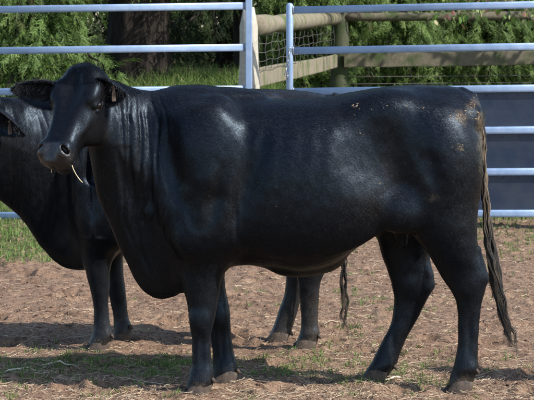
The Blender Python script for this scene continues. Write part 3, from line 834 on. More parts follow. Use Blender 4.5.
# ------------------------------------------------------------------ cattle
class Field:
    """smooth implicit surface sampled on a grid"""
    def __init__(s, lo, hi, h):
        s.lo = np.array(lo, float); s.h = h
        s.n = np.ceil((np.array(hi) - s.lo) / h).astype(int) + 1
        s.F = np.full(s.n, 0.5, np.float32)
    def sub(s, lo, hi):
        a = np.clip(np.floor((np.array(lo) - s.lo) / s.h).astype(int), 0, s.n - 1)
        b = np.clip(np.ceil((np.array(hi) - s.lo) / s.h).astype(int) + 1, 1, s.n)
        sl = tuple(slice(i, j) for i, j in zip(a, b))
        ax = [(s.lo[k] + s.h * np.arange(a[k], b[k])).astype(np.float32) for k in range(3)]
        return sl, ax[0][:, None, None], ax[1][None, :, None], ax[2][None, None, :]
    def comb(s, sl, d, k, op):
        A = s.F[sl]
        if op == 'sub':
            d = -d; h = np.clip(0.5 - 0.5 * (d - A) / k, 0, 1)
            s.F[sl] = d * (1 - h) + A * h + k * h * (1 - h)
        else:
            h = np.clip(0.5 + 0.5 * (d - A) / k, 0, 1)
            s.F[sl] = d * (1 - h) + A * h - k * h * (1 - h)
    def ell(s, c, r, R=None, k=0.05, op='add'):
        c = np.array(c, float); r = np.array(r, float); m = r.max() + k + 0.02
        sl, x, y, z = s.sub(c - m, c + m)
        x = x - c[0]; y = y - c[1]; z = z - c[2]
        if R is not None:
            R = np.asarray(R)                 # rows = local axes
            x, y, z = [R[i, 0] * x + R[i, 1] * y + R[i, 2] * z for i in range(3)]
        k0 = np.sqrt((x / r[0])**2 + (y / r[1])**2 + (z / r[2])**2)
        k1 = np.sqrt((x / r[0]**2)**2 + (y / r[1]**2)**2 + (z / r[2]**2)**2) + 1e-6
        s.comb(sl, (k0 * (k0 - 1) / k1).astype(np.float32), k, op)
    def cone(s, a, b, ra, rb, k=0.03, op='add'):
        a = np.array(a, float); b = np.array(b, float); m = max(ra, rb) + k + 0.02
        sl, x, y, z = s.sub(np.minimum(a, b) - m, np.maximum(a, b) + m)
        d = b - a; L2 = d @ d
        t = np.clip(((x - a[0]) * d[0] + (y - a[1]) * d[1] + (z - a[2]) * d[2]) / L2, 0, 1)
        q = np.sqrt((x - a[0] - t * d[0])**2 + (y - a[1] - t * d[1])**2 + (z - a[2] - t * d[2])**2)
        s.comb(sl, (q - (ra + (rb - ra) * t)).astype(np.float32), k, op)
    def loft(s, o, A, st, k=0.06, n=2.2, cf=0.5, taper=0.0, op='add'):
        """st rows: t, w, c, top, bot ; A rows: axis, width dir, height dir"""
        o = np.array(o, float); A = np.array(A, float); st = np.array(sorted(st), float)
        t0, t1 = st[0, 0], st[-1, 0]; W = st[:, 1].max()
        m = k + 0.03
        cs = []
        for t in (t0 - m, t1 + m):
            for u in ((st[:, 2] - st[:, 1]).min() - m, (st[:, 2] + st[:, 1]).max() + m):
                for v in (st[:, 4].min() - m, st[:, 3].max() + m):
                    cs.append(o + A[0] * t + A[1] * u + A[2] * v)
        cs = np.array(cs)
        sl, x, y, z = s.sub(cs.min(0), cs.max(0))
        x = x - o[0]; y = y - o[1]; z = z - o[2]
        T, U, V = [A[i, 0] * x + A[i, 1] * y + A[i, 2] * z for i in range(3)]
        ts = np.linspace(t0, t1, 600)
        tab = [pchip(st[:, 0], st[:, j], ts) for j in range(1, 5)]
        Tc = np.clip(T, t0, t1)
        w, c, top, bot = [np.interp(Tc, ts, tb) for tb in tab]
        vc = bot + (top - bot) * cf
        dv = V - vc
        hv = np.where(dv > 0, top - vc, vc - bot)
        hv = np.maximum(hv, 0.004)
        q = np.abs(dv) / hv
        w2 = np.maximum(w, 0.004)
        if taper: w2 = w2 * (1 - taper * np.clip(np.where(dv < 0, q, 0), 0, 1))
        rho = ((np.abs(U - c) / w2)**n + q**n)**(1.0 / n)
        f = (rho - 1) * np.minimum(w2, hv)
        dx = np.abs(T - Tc)
        f = np.where(f > 0, np.sqrt(f * f + dx * dx), np.where(dx > 0, dx, f))
        s.comb(sl, f.astype(np.float32), k, op)
    def surface(s):
        F = s.F; h = s.h
        N = F < 0
        nx, ny, nz = F.shape
        c = [N[i:nx - 1 + i, j:ny - 1 + j, k:nz - 1 + k] for i in (0, 1) for j in (0, 1) for k in (0, 1)]
        al = c[0].copy(); an = c[0].copy()
        for q in c[1:]: al &= q; an |= q
        act = an & ~al
        I = np.argwhere(act)
        idx = np.full(act.shape, -1, np.int64); idx[act] = np.arange(len(I))
        S = np.zeros((len(I), 3)); cnt = np.zeros(len(I))
        offs = [(i, j, k) for i in (0, 1) for j in (0, 1) for k in (0, 1)]
        for a in offs:
            for ax in range(3):
                if a[ax] == 1: continue
                b = list(a); b[ax] = 1
                pa = I + a; pb = I + b
                fa = F[pa[:, 0], pa[:, 1], pa[:, 2]].astype(float); fb = F[pb[:, 0], pb[:, 1], pb[:, 2]].astype(float)
                cr = (fa < 0) != (fb < 0)
                t = np.where(cr, fa / np.where(cr, fa - fb, 1), 0)
                p = np.array(a, float) + t[:, None] * (np.array(b, float) - np.array(a, float))
                S += np.where(cr[:, None], p, 0); cnt += cr
        V = s.lo + (I + S / cnt[:, None]) * h
        quads = []
        for ax in range(3):
            o = [q for q in range(3) if q != ax]
            sa = [slice(None)] * 3; sb = [slice(None)] * 3
            sa[ax] = slice(0, -1); sb[ax] = slice(1, None)
            ch = N[tuple(sa)] != N[tuple(sb)]
            E = np.argwhere(ch)
            E = E[(E[:, o[0]] > 0) & (E[:, o[1]] > 0) & (E[:, o[0]] < F.shape[o[0]] - 1) & (E[:, o[1]] < F.shape[o[1]] - 1)]
            ring = []
            for (da, db) in ((-1, -1), (0, -1), (0, 0), (-1, 0)):
                q = E.copy(); q[:, o[0]] += da; q[:, o[1]] += db
                ring.append(idx[q[:, 0], q[:, 1], q[:, 2]])
            Q = np.stack(ring, 1)
            inside = N[E[:, 0], E[:, 1], E[:, 2]]
            flip = inside if ax != 1 else ~inside
            Q = np.where(flip[:, None], Q, Q[:, ::-1])
            quads.append(Q)
        Q = np.concatenate(quads)
        Q = Q[(Q >= 0).all(1)]
        if np.einsum('ij,ij->i', V[Q[:, 0]], np.cross(V[Q[:, 1]], V[Q[:, 2]])).sum() < 0: Q = Q[:, ::-1]
        for it in range(4):                   # Taubin smoothing
            for lam in (0.5, -0.52):
                acc = np.zeros_like(V); cn = np.zeros(len(V))
                for a, b in ((0, 1), (1, 2), (2, 3), (3, 0)):
                    np.add.at(acc, Q[:, a], V[Q[:, b]]); np.add.at(cn, Q[:, a], 1)
                    np.add.at(acc, Q[:, b], V[Q[:, a]]); np.add.at(cn, Q[:, b], 1)
                V = V + lam * (acc / np.maximum(cn, 1)[:, None] - V)
        return V, Q

def vnormals(V, Q):
    fn = np.cross(V[Q[:, 2]] - V[Q[:, 0]], V[Q[:, 3]] - V[Q[:, 1]])
    N = np.zeros_like(V)
    for i in range(4): np.add.at(N, Q[:, i], fn)
    return N / (np.linalg.norm(N, axis=1)[:, None] + 1e-12)

# ---- coat and other materials
def coat_colour(n, l, vec):
    d = n.new('ShaderNodeAttribute'); d.attribute_name = 'dust'
    mu = n.new('ShaderNodeAttribute'); mu.attribute_name = 'mud'
    big = noise(n, l, vec, 2.3, 4)
    col = mix(n, l, ramp(n, l, big, [(0.42, 0.0), (0.68, 1.0)]), (0.0042, 0.0050, 0.0072), (0.0078, 0.0070, 0.0070))
    fine = noise(n, l, vec, 60, 5, 0.7)
    dm = math_(n, l, 'MULTIPLY', d.outputs['Fac'], ramp(n, l, fine, [(0.3, 0.25), (0.7, 1.0)]), True)
    col = mix(n, l, dm, col, (0.105, 0.080, 0.060))
    mm = math_(n, l, 'MULTIPLY', mu.outputs['Fac'], ramp(n, l, noise(n, l, vec, 95, 4, 0.7), [(0.38, 0.0), (0.56, 1.0)]), True)
    return mix(n, l, mm, col, (0.185, 0.135, 0.083))
def coat_material():
    m, n, l, b = mat('black_coat')
    vec = coords(n, l)
    l.new(coat_colour(n, l, vec), b.inputs['Base Color'])
    hv = coords(n, l, (55, 90, 22), rot=(0, math.radians(35), 0))
    l.new(bump(n, l, noise(n, l, hv, 6.0, 3, 0.6, 0.6), 0.3, 0.0010), b.inputs['Normal'])
    l.new(ramp(n, l, noise(n, l, vec, 5.0, 4), [(0.3, 0.36), (0.7, 0.46)]), b.inputs['Roughness'])
    b.inputs['Specular IOR Level'].default_value = 0.29
    b.inputs['Specular Tint'].default_value = (0.60, 0.79, 1.0, 1)  # blue tint stands in for sky sheen on the black coat
    return m

M_COAT = coat_material()
M_MUZZLE = simple('wet_muzzle', (0.0075, 0.0075, 0.0085), 0.27, 0.5, nscale=85, bstr=0.8, bdist=0.003, c2=(0.013, 0.0115, 0.0115))
M_EYE = simple('eye', (0.006, 0.004, 0.003), 0.06, 0.8, bstr=0)
M_HOOF = simple('dusty_hoof', (0.030, 0.025, 0.022), 0.7, 0.25, nscale=28, bstr=0.7, bdist=0.004, c2=(0.085, 0.060, 0.044))
M_MUD = simple('dried_mud', (0.19, 0.145, 0.095), 0.9, 0.2, nscale=90, bstr=0.6, bdist=0.003, c2=(0.15, 0.105, 0.065))
M_TAG = simple('ear_tag', (0.17, 0.115, 0.08), 0.5, 0.4, nscale=60, bstr=0.2, c2=(0.12, 0.08, 0.055))
M_EARHAIR = simple('ear_hair', (0.022, 0.021, 0.023), 0.6, 0.4, bstr=0)
M_STRAWM = simple('mouth_straw', (0.60, 0.48, 0.30), 0.7, 0.3, bstr=0)

def tail_material():
    m, n, l, b = mat('tail_hair')
    g = n.new('ShaderNodeNewGeometry'); sx = n.new('ShaderNodeSeparateXYZ')
    l.new(g.outputs['Position'], sx.inputs[0])
    up = n.new('ShaderNodeMapRange'); l.new(sx.outputs[2], up.inputs[0])
    up.inputs[1].default_value = 0.62; up.inputs[2].default_value = 0.85
    vec = coords(n, l, (30, 30, 14))
    f = noise(n, l, vec, 2.0, 4)
    mk = math_(n, l, 'MULTIPLY', up.outputs[0], ramp(n, l, f, [(0.36, 0.1), (0.56, 1.0)]), True)
    base = mix(n, l, ramp(n, l, noise(n, l, vec, 1.1, 3), [(0.4, 0.0), (0.7, 1.0)]), (0.014, 0.0125, 0.012), (0.075, 0.056, 0.037))
    l.new(mix(n, l, mk, base, (0.125, 0.090, 0.054)), b.inputs['Base Color'])
    b.inputs['Roughness'].default_value = 0.65
    return m
M_TAIL = tail_material()

def hoof_mesh(L=0.118, W=0.062, H=0.062):
    """two claws with a cleft between them, toe towards -X, sole at z=0"""
    mb = MB()
    for sgn in (-1, 1):
        rings = []
        m = 14
        for (zf, sc, sh) in ((-0.12, 0.98, 0.0), (0.0, 1.0, 0.0), (0.35, 0.96, 0.008), (0.75, 0.86, 0.02), (1.0, 0.74, 0.028), (1.12, 0.5, 0.03)):
            ring = []
            for j in range(m):
                a = 2 * math.pi * j / m
                cx, cy = math.cos(a), math.sin(a)
                px = (-0.52 if cx > 0 else -0.48) * L * cx * sc + sh
                w = W * 0.5 * (0.9 if cx < 0 else 1.0)
                py = w * math.copysign(abs(cy)**0.75, cy) * sc
                if cx > 0.4: py *= 1 - 0.45 * (cx - 0.4) / 0.6
                py = py * (0.8 if py * sgn < 0 else 1.0)
                bulge = -0.12 * (zf > 0.2) * max(0, -cx)
                ring.append((px, py + sgn * W * 0.5, H * (zf + bulge * 0.3) * (1 if cx > -0.3 else 0.92)))
            rings.append(ring)
        V = np.array(rings).reshape(-1, 3); Q = []
        nr = len(rings)
        for i in range(nr - 1):
            for j in range(m):
                k = (j + 1) % m
                Q.append((i * m + j, (i + 1) * m + j, (i + 1) * m + k, i * m + k))
        top = [(nr - 1) * m + j for j in range(m)]
        V = np.concatenate([V, [V[top].mean(0)], [V[:m].mean(0)]])
        T = [((nr - 1) * m + j, nr * m, (nr - 1) * m + (j + 1) % m) for j in range(m)]
        T += [(j, (j + 1) % m, nr * m + 1) for j in range(m)]
        mb.add(V, Q, T)
    return mb.mesh('hoof')
HOOF = hoof_mesh()

def dewclaw_mesh():
    mb = MB(); tube(mb, [(0, 0, 0.012), (0.008, 0, 0.0), (0.016, 0, -0.014), (0.018, 0, -0.022)], [0.011, 0.012, 0.009, 0.002], 8)
    return mb.mesh('dewclaw')
DEWCLAW = dewclaw_mesh()

def ear_shell(base, d, nrm, L, W, cup=0.5, droop=0.0):
    """leaf-shaped cupped ear; returns V,Q (closed shell)"""
    d = np.array(d, float); d /= np.linalg.norm(d)
    nrm = np.array(nrm, float); nrm -= d * (nrm @ d); nrm /= np.linalg.norm(nrm)
    side = np.cross(nrm, d)
    nu, nv = 26, 18
    out = []
    for lay in (0, 1):
        for i in range(nu + 1):
            u = i / nu
            w = W * (0.5 * (1 - u)**2 * 0.9 + 1.0 * max(0.0, math.sin(math.pi * u**0.8))**0.7) * 0.95 + 0.002
            for j in range(nv + 1):
                v = -1 + 2 * j / nv
                ang = v * (1.05 + 0.9 * cup * (1 - u))
                rr = w / 1.15
                y = rr * math.sin(ang); z = rr * (1 - math.cos(ang)) * cup * 1.6
                th = 0.011 * (1 - 0.5 * u) * (1 - 0.7 * abs(v)**3)
                off = -th if lay == 0 else th
                p = np.array(base) + d * (L * u) + side * (y * (1 - 0.02 * lay)) + nrm * (z + off) + np.array([0, 0, -droop]) * u * u
                out.append(p)
    V = np.array(out); m = nv + 1; off = (nu + 1) * m; Q = []
    for i in range(nu):
        for j in range(nv):
            a, b_, c, e = i * m + j, i * m + j + 1, (i + 1) * m + j + 1, (i + 1) * m + j
            Q.append((a, e, c, b_)); Q.append((a + off, b_ + off, c + off, e + off))
    for i in range(nu):
        for j in (0, nv):
            a, e = i * m + j, (i + 1) * m + j
            Q.append((a, a + off, e + off, e) if j == 0 else (a, e, e + off, a + off))
    for j in range(nv):
        a, b_ = nu * m + j, nu * m + j + 1
        Q.append((a, a + off, b_ + off, b_))
    return V, np.array(Q), side

def strands(mb, curves, r0, r1, seg=3):
    for c in curves:
        n = len(c); tube(mb, c, np.linspace(r0, r1, n), seg, cap=False)

def leg_loft(fld, rows, Y, k=0.05):
    """rows: py, px_front, px_back, y offset, ry"""
    st = []
    for (py, pf, pb, yo, ry) in rows:
        a = at(pf, py, Y + yo); b = at(pb, py, Y + yo)
        st.append((a.z, ry, Y + yo, b.x, a.x))
    fld.loft((0, 0, 0), [(0, 0, 1), (0, 1, 0), (1, 0, 0)], st, k=k, n=2.15)

def body_loft(fld, rows, Y, k=0.08, n=2.3, cf=0.5, taper=0.0):
    """rows: px, py_top, py_bot, half width, y offset"""
    st = []
    for (px, pt_, pb, w, yo) in rows:
        a = at(px, pt_, Y); b = at(px, pb, Y)
        st.append((a.x, w, Y + yo, a.z, b.z))
    fld.loft((0, 0, 0), [(1, 0, 0), (0, 1, 0), (0, 0, 1)], st, k=k, n=n, cf=cf, taper=taper)

def head_frame(yaw, pitch, roll=0.0):
    """yaw: degrees turned from facing -X towards the camera; pitch: face axis below horizontal"""
    y = math.radians(yaw); p = math.radians(pitch)
    fh = np.array([-math.cos(y), -math.sin(y), 0.0])
    l_ = np.array([math.sin(y), -math.cos(y), 0.0])       # the side seen by the camera
    Z = np.array([0, 0, 1.0])
    a = math.cos(p) * fh - math.sin(p) * Z
    nn = math.sin(p) * fh + math.cos(p) * Z
    if roll:
        r = math.radians(roll)
        l2 = math.cos(r) * l_ + math.sin(r) * nn; nn = -math.sin(r) * l_ + math.cos(r) * nn; l_ = l2
    return a, l_, nn

def add_head(fld, O, fr, sc=1.0):
    a, l_, nn = fr
    def hp(s, l, n): return O + sc * (s * a + l * l_ + n * nn)
    rows = [(-0.026, 0.045, -0.035, -0.09), (-0.008, 0.082, -0.006, -0.135), (0.025, 0.104, 0.008, -0.17), (0.08, 0.115, 0.018, -0.195),
            (0.135, 0.116, 0.018, -0.215), (0.18, 0.107, 0.012, -0.225), (0.225, 0.094, 0.008, -0.208), (0.265, 0.082, 0.005, -0.178),
            (0.305, 0.078, 0.003, -0.155), (0.35, 0.080, 0.002, -0.144), (0.395, 0.083, -0.002, -0.138), (0.425, 0.081, -0.010, -0.128),
            (0.446, 0.066, -0.026, -0.11), (0.457, 0.03, -0.045, -0.085)]
    st = [(s * sc, w * sc, 0.0, t * sc, b * sc) for (s, w, t, b) in rows]
    fld.loft(O, [a, l_, nn], st, k=0.022, n=2.75, cf=0.62, taper=0.34)
    R = np.array([a, l_, nn])
    for sg in (-1, 1):
        fld.ell(hp(0.115, 0.092 * sg, -0.008), np.array([0.045, 0.026, 0.022]) * sc, R, k=0.04)       # brow
        fld.ell(hp(0.205, 0.066 * sg, -0.125), np.array([0.085, 0.035, 0.08]) * sc, R, k=0.04)        # cheek muscle
        fld.ell(hp(0.22, 0.072 * sg, -0.050), np.array([0.075, 0.022, 0.013]) * sc, R, k=0.02)          # face crest
        fld.ell(hp(0.150, 0.126 * sg, -0.048), np.array([0.028, 0.022, 0.021]) * sc, R, k=0.018, op='sub')   # eye socket
        fld.cone(hp(0.124, 0.1125 * sg, -0.036), hp(0.168, 0.1125 * sg, -0.028), 0.011 * sc, 0.010 * sc, k=0.010)  # upper lid
        fld.cone(hp(0.134, 0.109 * sg, -0.069), hp(0.172, 0.110 * sg, -0.056), 0.009 * sc, 0.008 * sc, k=0.010)   # lower lid
        fld.ell(hp(0.395, 0.050 * sg, -0.012), np.array([0.038, 0.030, 0.024]) * sc, R, k=0.02)       # nostril rim
        fld.ell(hp(0.400, 0.062 * sg, -0.006), np.array([0.025, 0.0095, 0.024]) * sc, np.array([math.cos(0.85) * a + math.sin(0.85) * sg * l_, -math.sin(0.85) * sg * a + math.cos(0.85) * l_, nn]), k=0.008, op='sub')  # nostril
    fld.ell(hp(0.015, 0, -0.01), np.array([0.05, 0.05, 0.025]) * sc, R, k=0.05)                        # poll
    fld.ell(hp(0.14, 0, 0.020), np.array([0.09, 0.020, 0.012]) * sc, R, k=0.05, op='sub')             # dish of the forehead
    fld.ell(hp(0.462, 0, -0.050), np.array([0.035, 0.003, 0.03]) * sc, R, k=0.008, op='sub')          # cleft of the lip
    fld.ell(hp(0.440, 0, -0.030), np.array([0.02, 0.040, 0.018]) * sc, R, k=0.02)                     # nose pad
    fld.ell(hp(0.452, 0, -0.096), np.array([0.075, 0.10, 0.0055]) * sc, R, k=0.010, op='sub')          # mouth line
    fld.ell(hp(0.395, 0, -0.132), np.array([0.052, 0.058, 0.022]) * sc, R, k=0.02)                    # chin
    return hp

def hair_material():
    m, n, l, b = mat('coat_hair')
    l.new(coat_colour(n, l, coords(n, l)), b.inputs['Base Color'])
    a = n.new('ShaderNodeAttribute'); a.attribute_name = 'lie'
    l.new(a.outputs['Vector'], b.inputs['Normal'])
    b.inputs['Roughness'].default_value = 0.36
    b.inputs['Specular IOR Level'].default_value = 0.29
    b.inputs['Specular Tint'].default_value = (0.60, 0.79, 1.0, 1)  # same blue tint, sky sheen put into the hair colour
    return m
M_HAIR = hair_material()

def coat_hair(root, V, Q, cfg, nb):
    """short lying hairs over the side of the body that can be seen"""
    r = np.random.default_rng(cfg['seed'] + 50)
    P4 = V[Q]; fn = np.cross(P4[:, 2] - P4[:, 0], P4[:, 3] - P4[:, 1])
    ar = np.linalg.norm(fn, axis=1); fn = fn / (ar[:, None] + 1e-12)
    a, l_, nn = cfg['hframe']; hs = cfg.get('hs', 1.0)
    loc = (P4.mean(1) - np.array(cfg['poll'])) / hs
    s_ = loc @ a
    head = (np.abs(loc @ l_) < 0.14) & (s_ > -0.06) & (loc @ nn > -0.27) & (s_ < 0.5) & (loc @ nn < 0.06)
    px, py = to_px(P4.mean(1))
    vis = (fn[:, 1] < 0.35) & (px > -25) & ~(head & (s_ > 0.362))
    ear = Q[:, 0] >= nb; head &= ~ear
    wgt = np.where(vis, ar * np.where(head, 2.2, 1.0) * np.where(ear, 2.5, 1.0), 0.0); wgt /= wgt.sum()
    n = cfg['nhair']
    k = r.choice(len(Q), n, p=wgt)
    u = r.random((n, 1)); v = r.random((n, 1))
    q = P4[k]
    root_p = (q[:, 0] * (1 - u) + q[:, 1] * u) * (1 - v) + (q[:, 3] * (1 - u) + q[:, 2] * u) * v
    VN = vnormals(V, Q)[Q[k]]; N = (VN[:, 0] * (1 - u) + VN[:, 1] * u) * (1 - v) + (VN[:, 3] * (1 - u) + VN[:, 2] * u) * v
    N /= np.linalg.norm(N, axis=1)[:, None] + 1e-9
    z = root_p[:, 2]
    flow = np.tile(np.array([[0.85, 0.0, -0.5]]), (n, 1))
    leg = np.clip((0.60 - z) / 0.12, 0, 1)[:, None]
    flow = flow * (1 - leg) + np.array([[0.15, 0, -1.0]]) * leg
    hx = np.array(cfg['poll'])[0] + 0.30
    nk = np.clip((hx + 0.25 - root_p[:, 0]) / 0.3, 0, 1)[:, None] * (1 - leg)
    flow = flow * (1 - nk) + np.array([[0.35, 0, -0.9]]) * nk
    hm = head[k][:, None].astype(float)
    flow = flow * (1 - hm) + (a[None] * 1.0) * hm
    w1 = snoise(root_p, 3.5, cfg['seed'] + 7, 3); w2 = snoise(root_p, 3.5, cfg['seed'] + 8, 3)
    flow = flow + np.stack([0.2 * w1, np.zeros(n), 0.2 * w2], 1) + r.normal(size=(n, 3)) * 0.10
    flow -= N * (flow * N).sum(1)[:, None]
    flow /= np.linalg.norm(flow, axis=1)[:, None] + 1e-9
    tuft = head[k] & (((root_p - np.array(cfg['poll'])) @ a) < 0.07)
    L = (r.uniform(0.007, 0.014, n) * np.where(head[k], 0.6, 1.0) * np.where(tuft, 2.6, 1.0) * (1 - 0.45 * leg[:, 0]))[:, None]
    lift = (r.uniform(0.06, 0.22, n) * np.where(tuft, 1.9, 1.0))[:, None]
    p0 = root_p - N * 0.001
    p1 = root_p + flow * L * 0.5 + N * L * lift * 0.75
    p2 = root_p + flow * L + N * L * lift * 0.8
    pts = np.stack([p0, p1, p2], 1).reshape(-1, 3) - np.array(cfg['origin'])
    hc = bpy.data.hair_curves.new('coat_hair')
    hc.add_curves([3] * n)
    hc.points.foreach_set('position', pts.astype(np.float32).ravel())
    rad = np.tile(np.array([0.00030, 0.00024, 0.00005]), n).astype(np.float32)
    at_ = hc.attributes.get('radius') or hc.attributes.new('radius', 'FLOAT', 'POINT')
    at_.data.foreach_set('value', rad)
    du = cfg['dust'](root_p) * (0.4 + 0.6 * (r.random(n) < 0.6))
    hc.attributes.new('dust', 'FLOAT', 'CURVE').data.foreach_set('value', np.clip(du, 0, 1).astype(np.float32))
    hc.attributes.new('mud', 'FLOAT', 'CURVE').data.foreach_set('value', cfg['mud'](root_p).astype(np.float32))
    # each hair is lit as it lies: the skin's normal, leaning along or against the lie of the coat
    ln = N - flow * r.normal(0.0, 0.11, (n, 1)) + r.normal(size=(n, 3)) * 0.05
    ln /= np.linalg.norm(ln, axis=1)[:, None]
    hc.attributes.new('lie', 'FLOAT_VECTOR', 'CURVE').data.foreach_set('vector', ln.astype(np.float32).ravel())
    hc.materials.append(M_HAIR)
    o = bpy.data.objects.new('coat_hair', hc); C.objects.link(o); o.parent = root
    tag(o, kind='stuff')

def make_animal(name, label, cfg):
    h = cfg['h']; Y = cfg['Y']
    fld = Field(cfg['lo'], cfg['hi'], h)
    body_loft(fld, cfg['trunk'], Y, k=0.02, n=2.55)
    body_loft(fld, cfg['neck'], Y, k=0.09, n=2.1, cf=0.6, taper=0.45)
    cfg['muscles'](fld)
    for rows in cfg['legs']: leg_loft(fld, rows, Y, k=cfg.get('legk', 0.055))
    if 'late' in cfg: cfg['late'](fld)
    hp = add_head(fld, np.array(cfg['poll']), cfg['hframe'], cfg.get('hs', 1.0))
    V, Q = fld.surface()
    N = vnormals(V, Q)
    V = cfg['wrinkle'](V, N)
    # ears joined to the same skin
    a, l_, nn = cfg['hframe']
    nb = len(V)
    ears = []
    for e in cfg['ears']:
        EV, EQ, side = ear_shell(e['base'], e['dir'], e['nrm'], e['L'], e['W'], e['cup'], e.get('droop', 0))
        EQ = EQ[:, ::-1]; Q = np.concatenate([Q, EQ + len(V)]); V = np.concatenate([V, EV]); ears.append((e, side))
    # dust amount per vertex
    P = V
    dust = cfg['dust'](P)
    origin = np.array(cfg['origin'])
    me = mesh_np(name, V - origin, [Q])
    me.attributes.new('dust', 'FLOAT', 'POINT').data.foreach_set('value', dust.astype(np.float32))
    me.attributes.new('mud', 'FLOAT', 'POINT').data.foreach_set('value', cfg['mud'](P).astype(np.float32))
    me.materials.append(M_COAT); me.materials.append(M_MUZZLE)
    # bare muzzle skin
    fc = V[Q].mean(1)
    loc = (fc - np.array(cfg['poll'])) / cfg.get('hs', 1.0)
    s_, lq, n_ = loc @ a, loc @ l_, loc @ nn
    mz = (s_ > 0.368 + 0.02 * np.abs(lq) / 0.07 + 0.10 * np.clip(-n_ - 0.06, 0, 1)) & (s_ < 0.52) & (np.abs(lq) < 0.12) & (n_ > -0.088) & (n_ < 0.05)
    me.polygons.foreach_set('material_index', mz.astype(np.int32))
    root = bpy.data.objects.new(name, me); C.objects.link(root)
    root.location = origin
    tag(root, label, 'cattle')
    coat_hair(root, V, Q, cfg, nb)
    # eyes
    for sg in (-1, 1):
        mb = MB(); c = hp(0.150, 0.1045 * sg, -0.047)
        U = 12; rr = 0.0212
        vs = [c + rr * np.array([math.sin(math.pi * i / U) * math.cos(2 * math.pi * j / 16), math.sin(math.pi * i / U) * math.sin(2 * math.pi * j / 16), math.cos(math.pi * i / U)]) for i in range(U + 1) for j in range(16)]
        qs = [(i * 16 + j, (i + 1) * 16 + j, (i + 1) * 16 + (j + 1) % 16, i * 16 + (j + 1) % 16) for i in range(U) for j in range(16)]
        mb.add(np.array(vs), qs); obj('eye', mb.mesh('eye'), root, [M_EYE])
    # ear tags and hair
    for (e, side) in ears:
        d = np.array(e['dir'], float); d /= np.linalg.norm(d)
        nrm = np.array(e['nrm'], float); nrm -= d * (nrm @ d); nrm /= np.linalg.norm(nrm)
        if e.get('tag'):
            t = e['tag']; c = np.array(e['base']) + d * e['L'] * t[0] + side * t[1] + nrm * (t[2])
            mb = MB()
            Rt = np.array([[math.cos(t[3]), -math.sin(t[3]), 0], [math.sin(t[3]), math.cos(t[3]), 0], [0, 0, 1]])
            # plate that narrows to the stud on top
            V0 = []
            for yy in (-0.0015, 0.0015):
                for (x_, z_) in ((-0.004, 0.0), (0.004, 0.0), (0.006, -0.02), (0.0095, -0.032), (0.0095, -0.058), (0.0075, -0.062), (-0.0075, -0.062), (-0.0095, -0.058), (-0.0095, -0.032), (-0.006, -0.02)):
                    V0.append((x_, yy, z_))
            V0 = np.array(V0) @ Rt.T + c
            m_ = 10
            mb.add(V0, [(j, (j + 1) % m_, m_ + (j + 1) % m_, m_ + j) for j in range(m_)], [(0, j + 1, j) for j in range(1, m_ - 1)] + [(m_, m_ + j, m_ + j + 1) for j in range(1, m_ - 1)])
            tg = obj('ear_tag', mb.mesh('ear_tag', False), root, [M_TAG])
            mb = MB(); tube(mb, [c + nrm * -0.012, c + nrm * 0.0, c + nrm * 0.008], [0.006, 0.007, 0.005], 10)
            o = bpy.data.objects.new('tag_stud', mb.mesh('tag_stud')); C.objects.link(o); o.parent = tg; o.location = (0, 0, 0)
            o.data.materials.append(M_TAG)
        mb = MB(); cs = []
        for q in range(e.get('hair', 90)):
            u = RNG.uniform(0.12, 0.85); v = RNG.uniform(-1, 1)
            p = np.array(e['base']) + d * e['L'] * u + side * v * e['W'] * 0.62 * math.sin(math.pi * u**0.8)**0.7 + nrm * (0.012 + 0.03 * e['cup'] * v * v * (1 - u))
            p = p + np.array([0, 0, -e.get('droop', 0)]) * u * u
            g = nrm * RNG.uniform(0.3, 1.0) + d * RNG.uniform(0.1, 0.9) - side * v * RNG.uniform(0, 0.9) + RNG.normal(size=3) * 0.2
            g /= np.linalg.norm(g); Ln = RNG.uniform(0.02, 0.045)
            cs.append([p, p + g * Ln * 0.5, p + g * Ln + np.array([0, 0, -0.006])])
        for q in range(e.get('hair', 90)):                       # fringe round the rim
            u = RNG.uniform(0.1, 1.0); sg = 1 if RNG.random() < 0.5 else -1
            w = e['W'] * (0.45 * (1 - u)**2 + max(0.0, math.sin(math.pi * u**0.8))**0.7) * 0.95
            ang = sg * (1.05 + 0.9 * e['cup'] * (1 - u)); rr = w / 1.15
            p = np.array(e['base']) + d * e['L'] * u + side * rr * math.sin(ang) + nrm * rr * (1 - math.cos(ang)) * e['cup'] * 1.6 + np.array([0, 0, -e.get('droop', 0)]) * u * u
            g = d * RNG.uniform(0.2, 1.0) + side * sg * RNG.uniform(0.0, 0.7) + nrm * RNG.uniform(-0.3, 0.6) + RNG.normal(size=3) * 0.25
            g /= np.linalg.norm(g); Ln = RNG.uniform(0.008, 0.024)
            cs.append([p - g * 0.003, p + g * Ln * 0.5, p + g * Ln])
        strands(mb, cs, 0.0008, 0.0003)
        obj('ear_hair', mb.mesh('ear_hair'), root, [M_EARHAIR])
    # hooves and dewclaws
    for (px, Yh, rz, sc) in cfg['hooves']:
        g = at(px, 400, Yh)
        o = bpy.data.objects.new('hoof', HOOF); C.objects.link(o)
        o.parent = root
        o.location = Vector((g.x, Yh, 0.002)) - Vector(origin)
        o.rotation_euler = (0, 0, rz); o.scale = (sc, sc, sc)
        if not HOOF.materials: HOOF.materials.append(M_HOOF)
    for (px, py, Yh) in cfg['dewclaws']:
        for yo in (-0.026, 0.02):
            g = at(px, py, Yh + yo)
            o = bpy.data.objects.new('dewclaw', DEWCLAW); C.objects.link(o); o.parent = root
            o.location = g - Vector(origin); o.scale = (0.68, 0.68, 0.68)
            if not DEWCLAW.materials: DEWCLAW.materials.append(M_HOOF)
    # tail hair
    tp = np.array([at(px, py, Y + yo) for (px, py, yo) in cfg['tail']])
    tt = np.linspace(0, 1, len(tp)); fine = np.linspace(0, 1, 60)
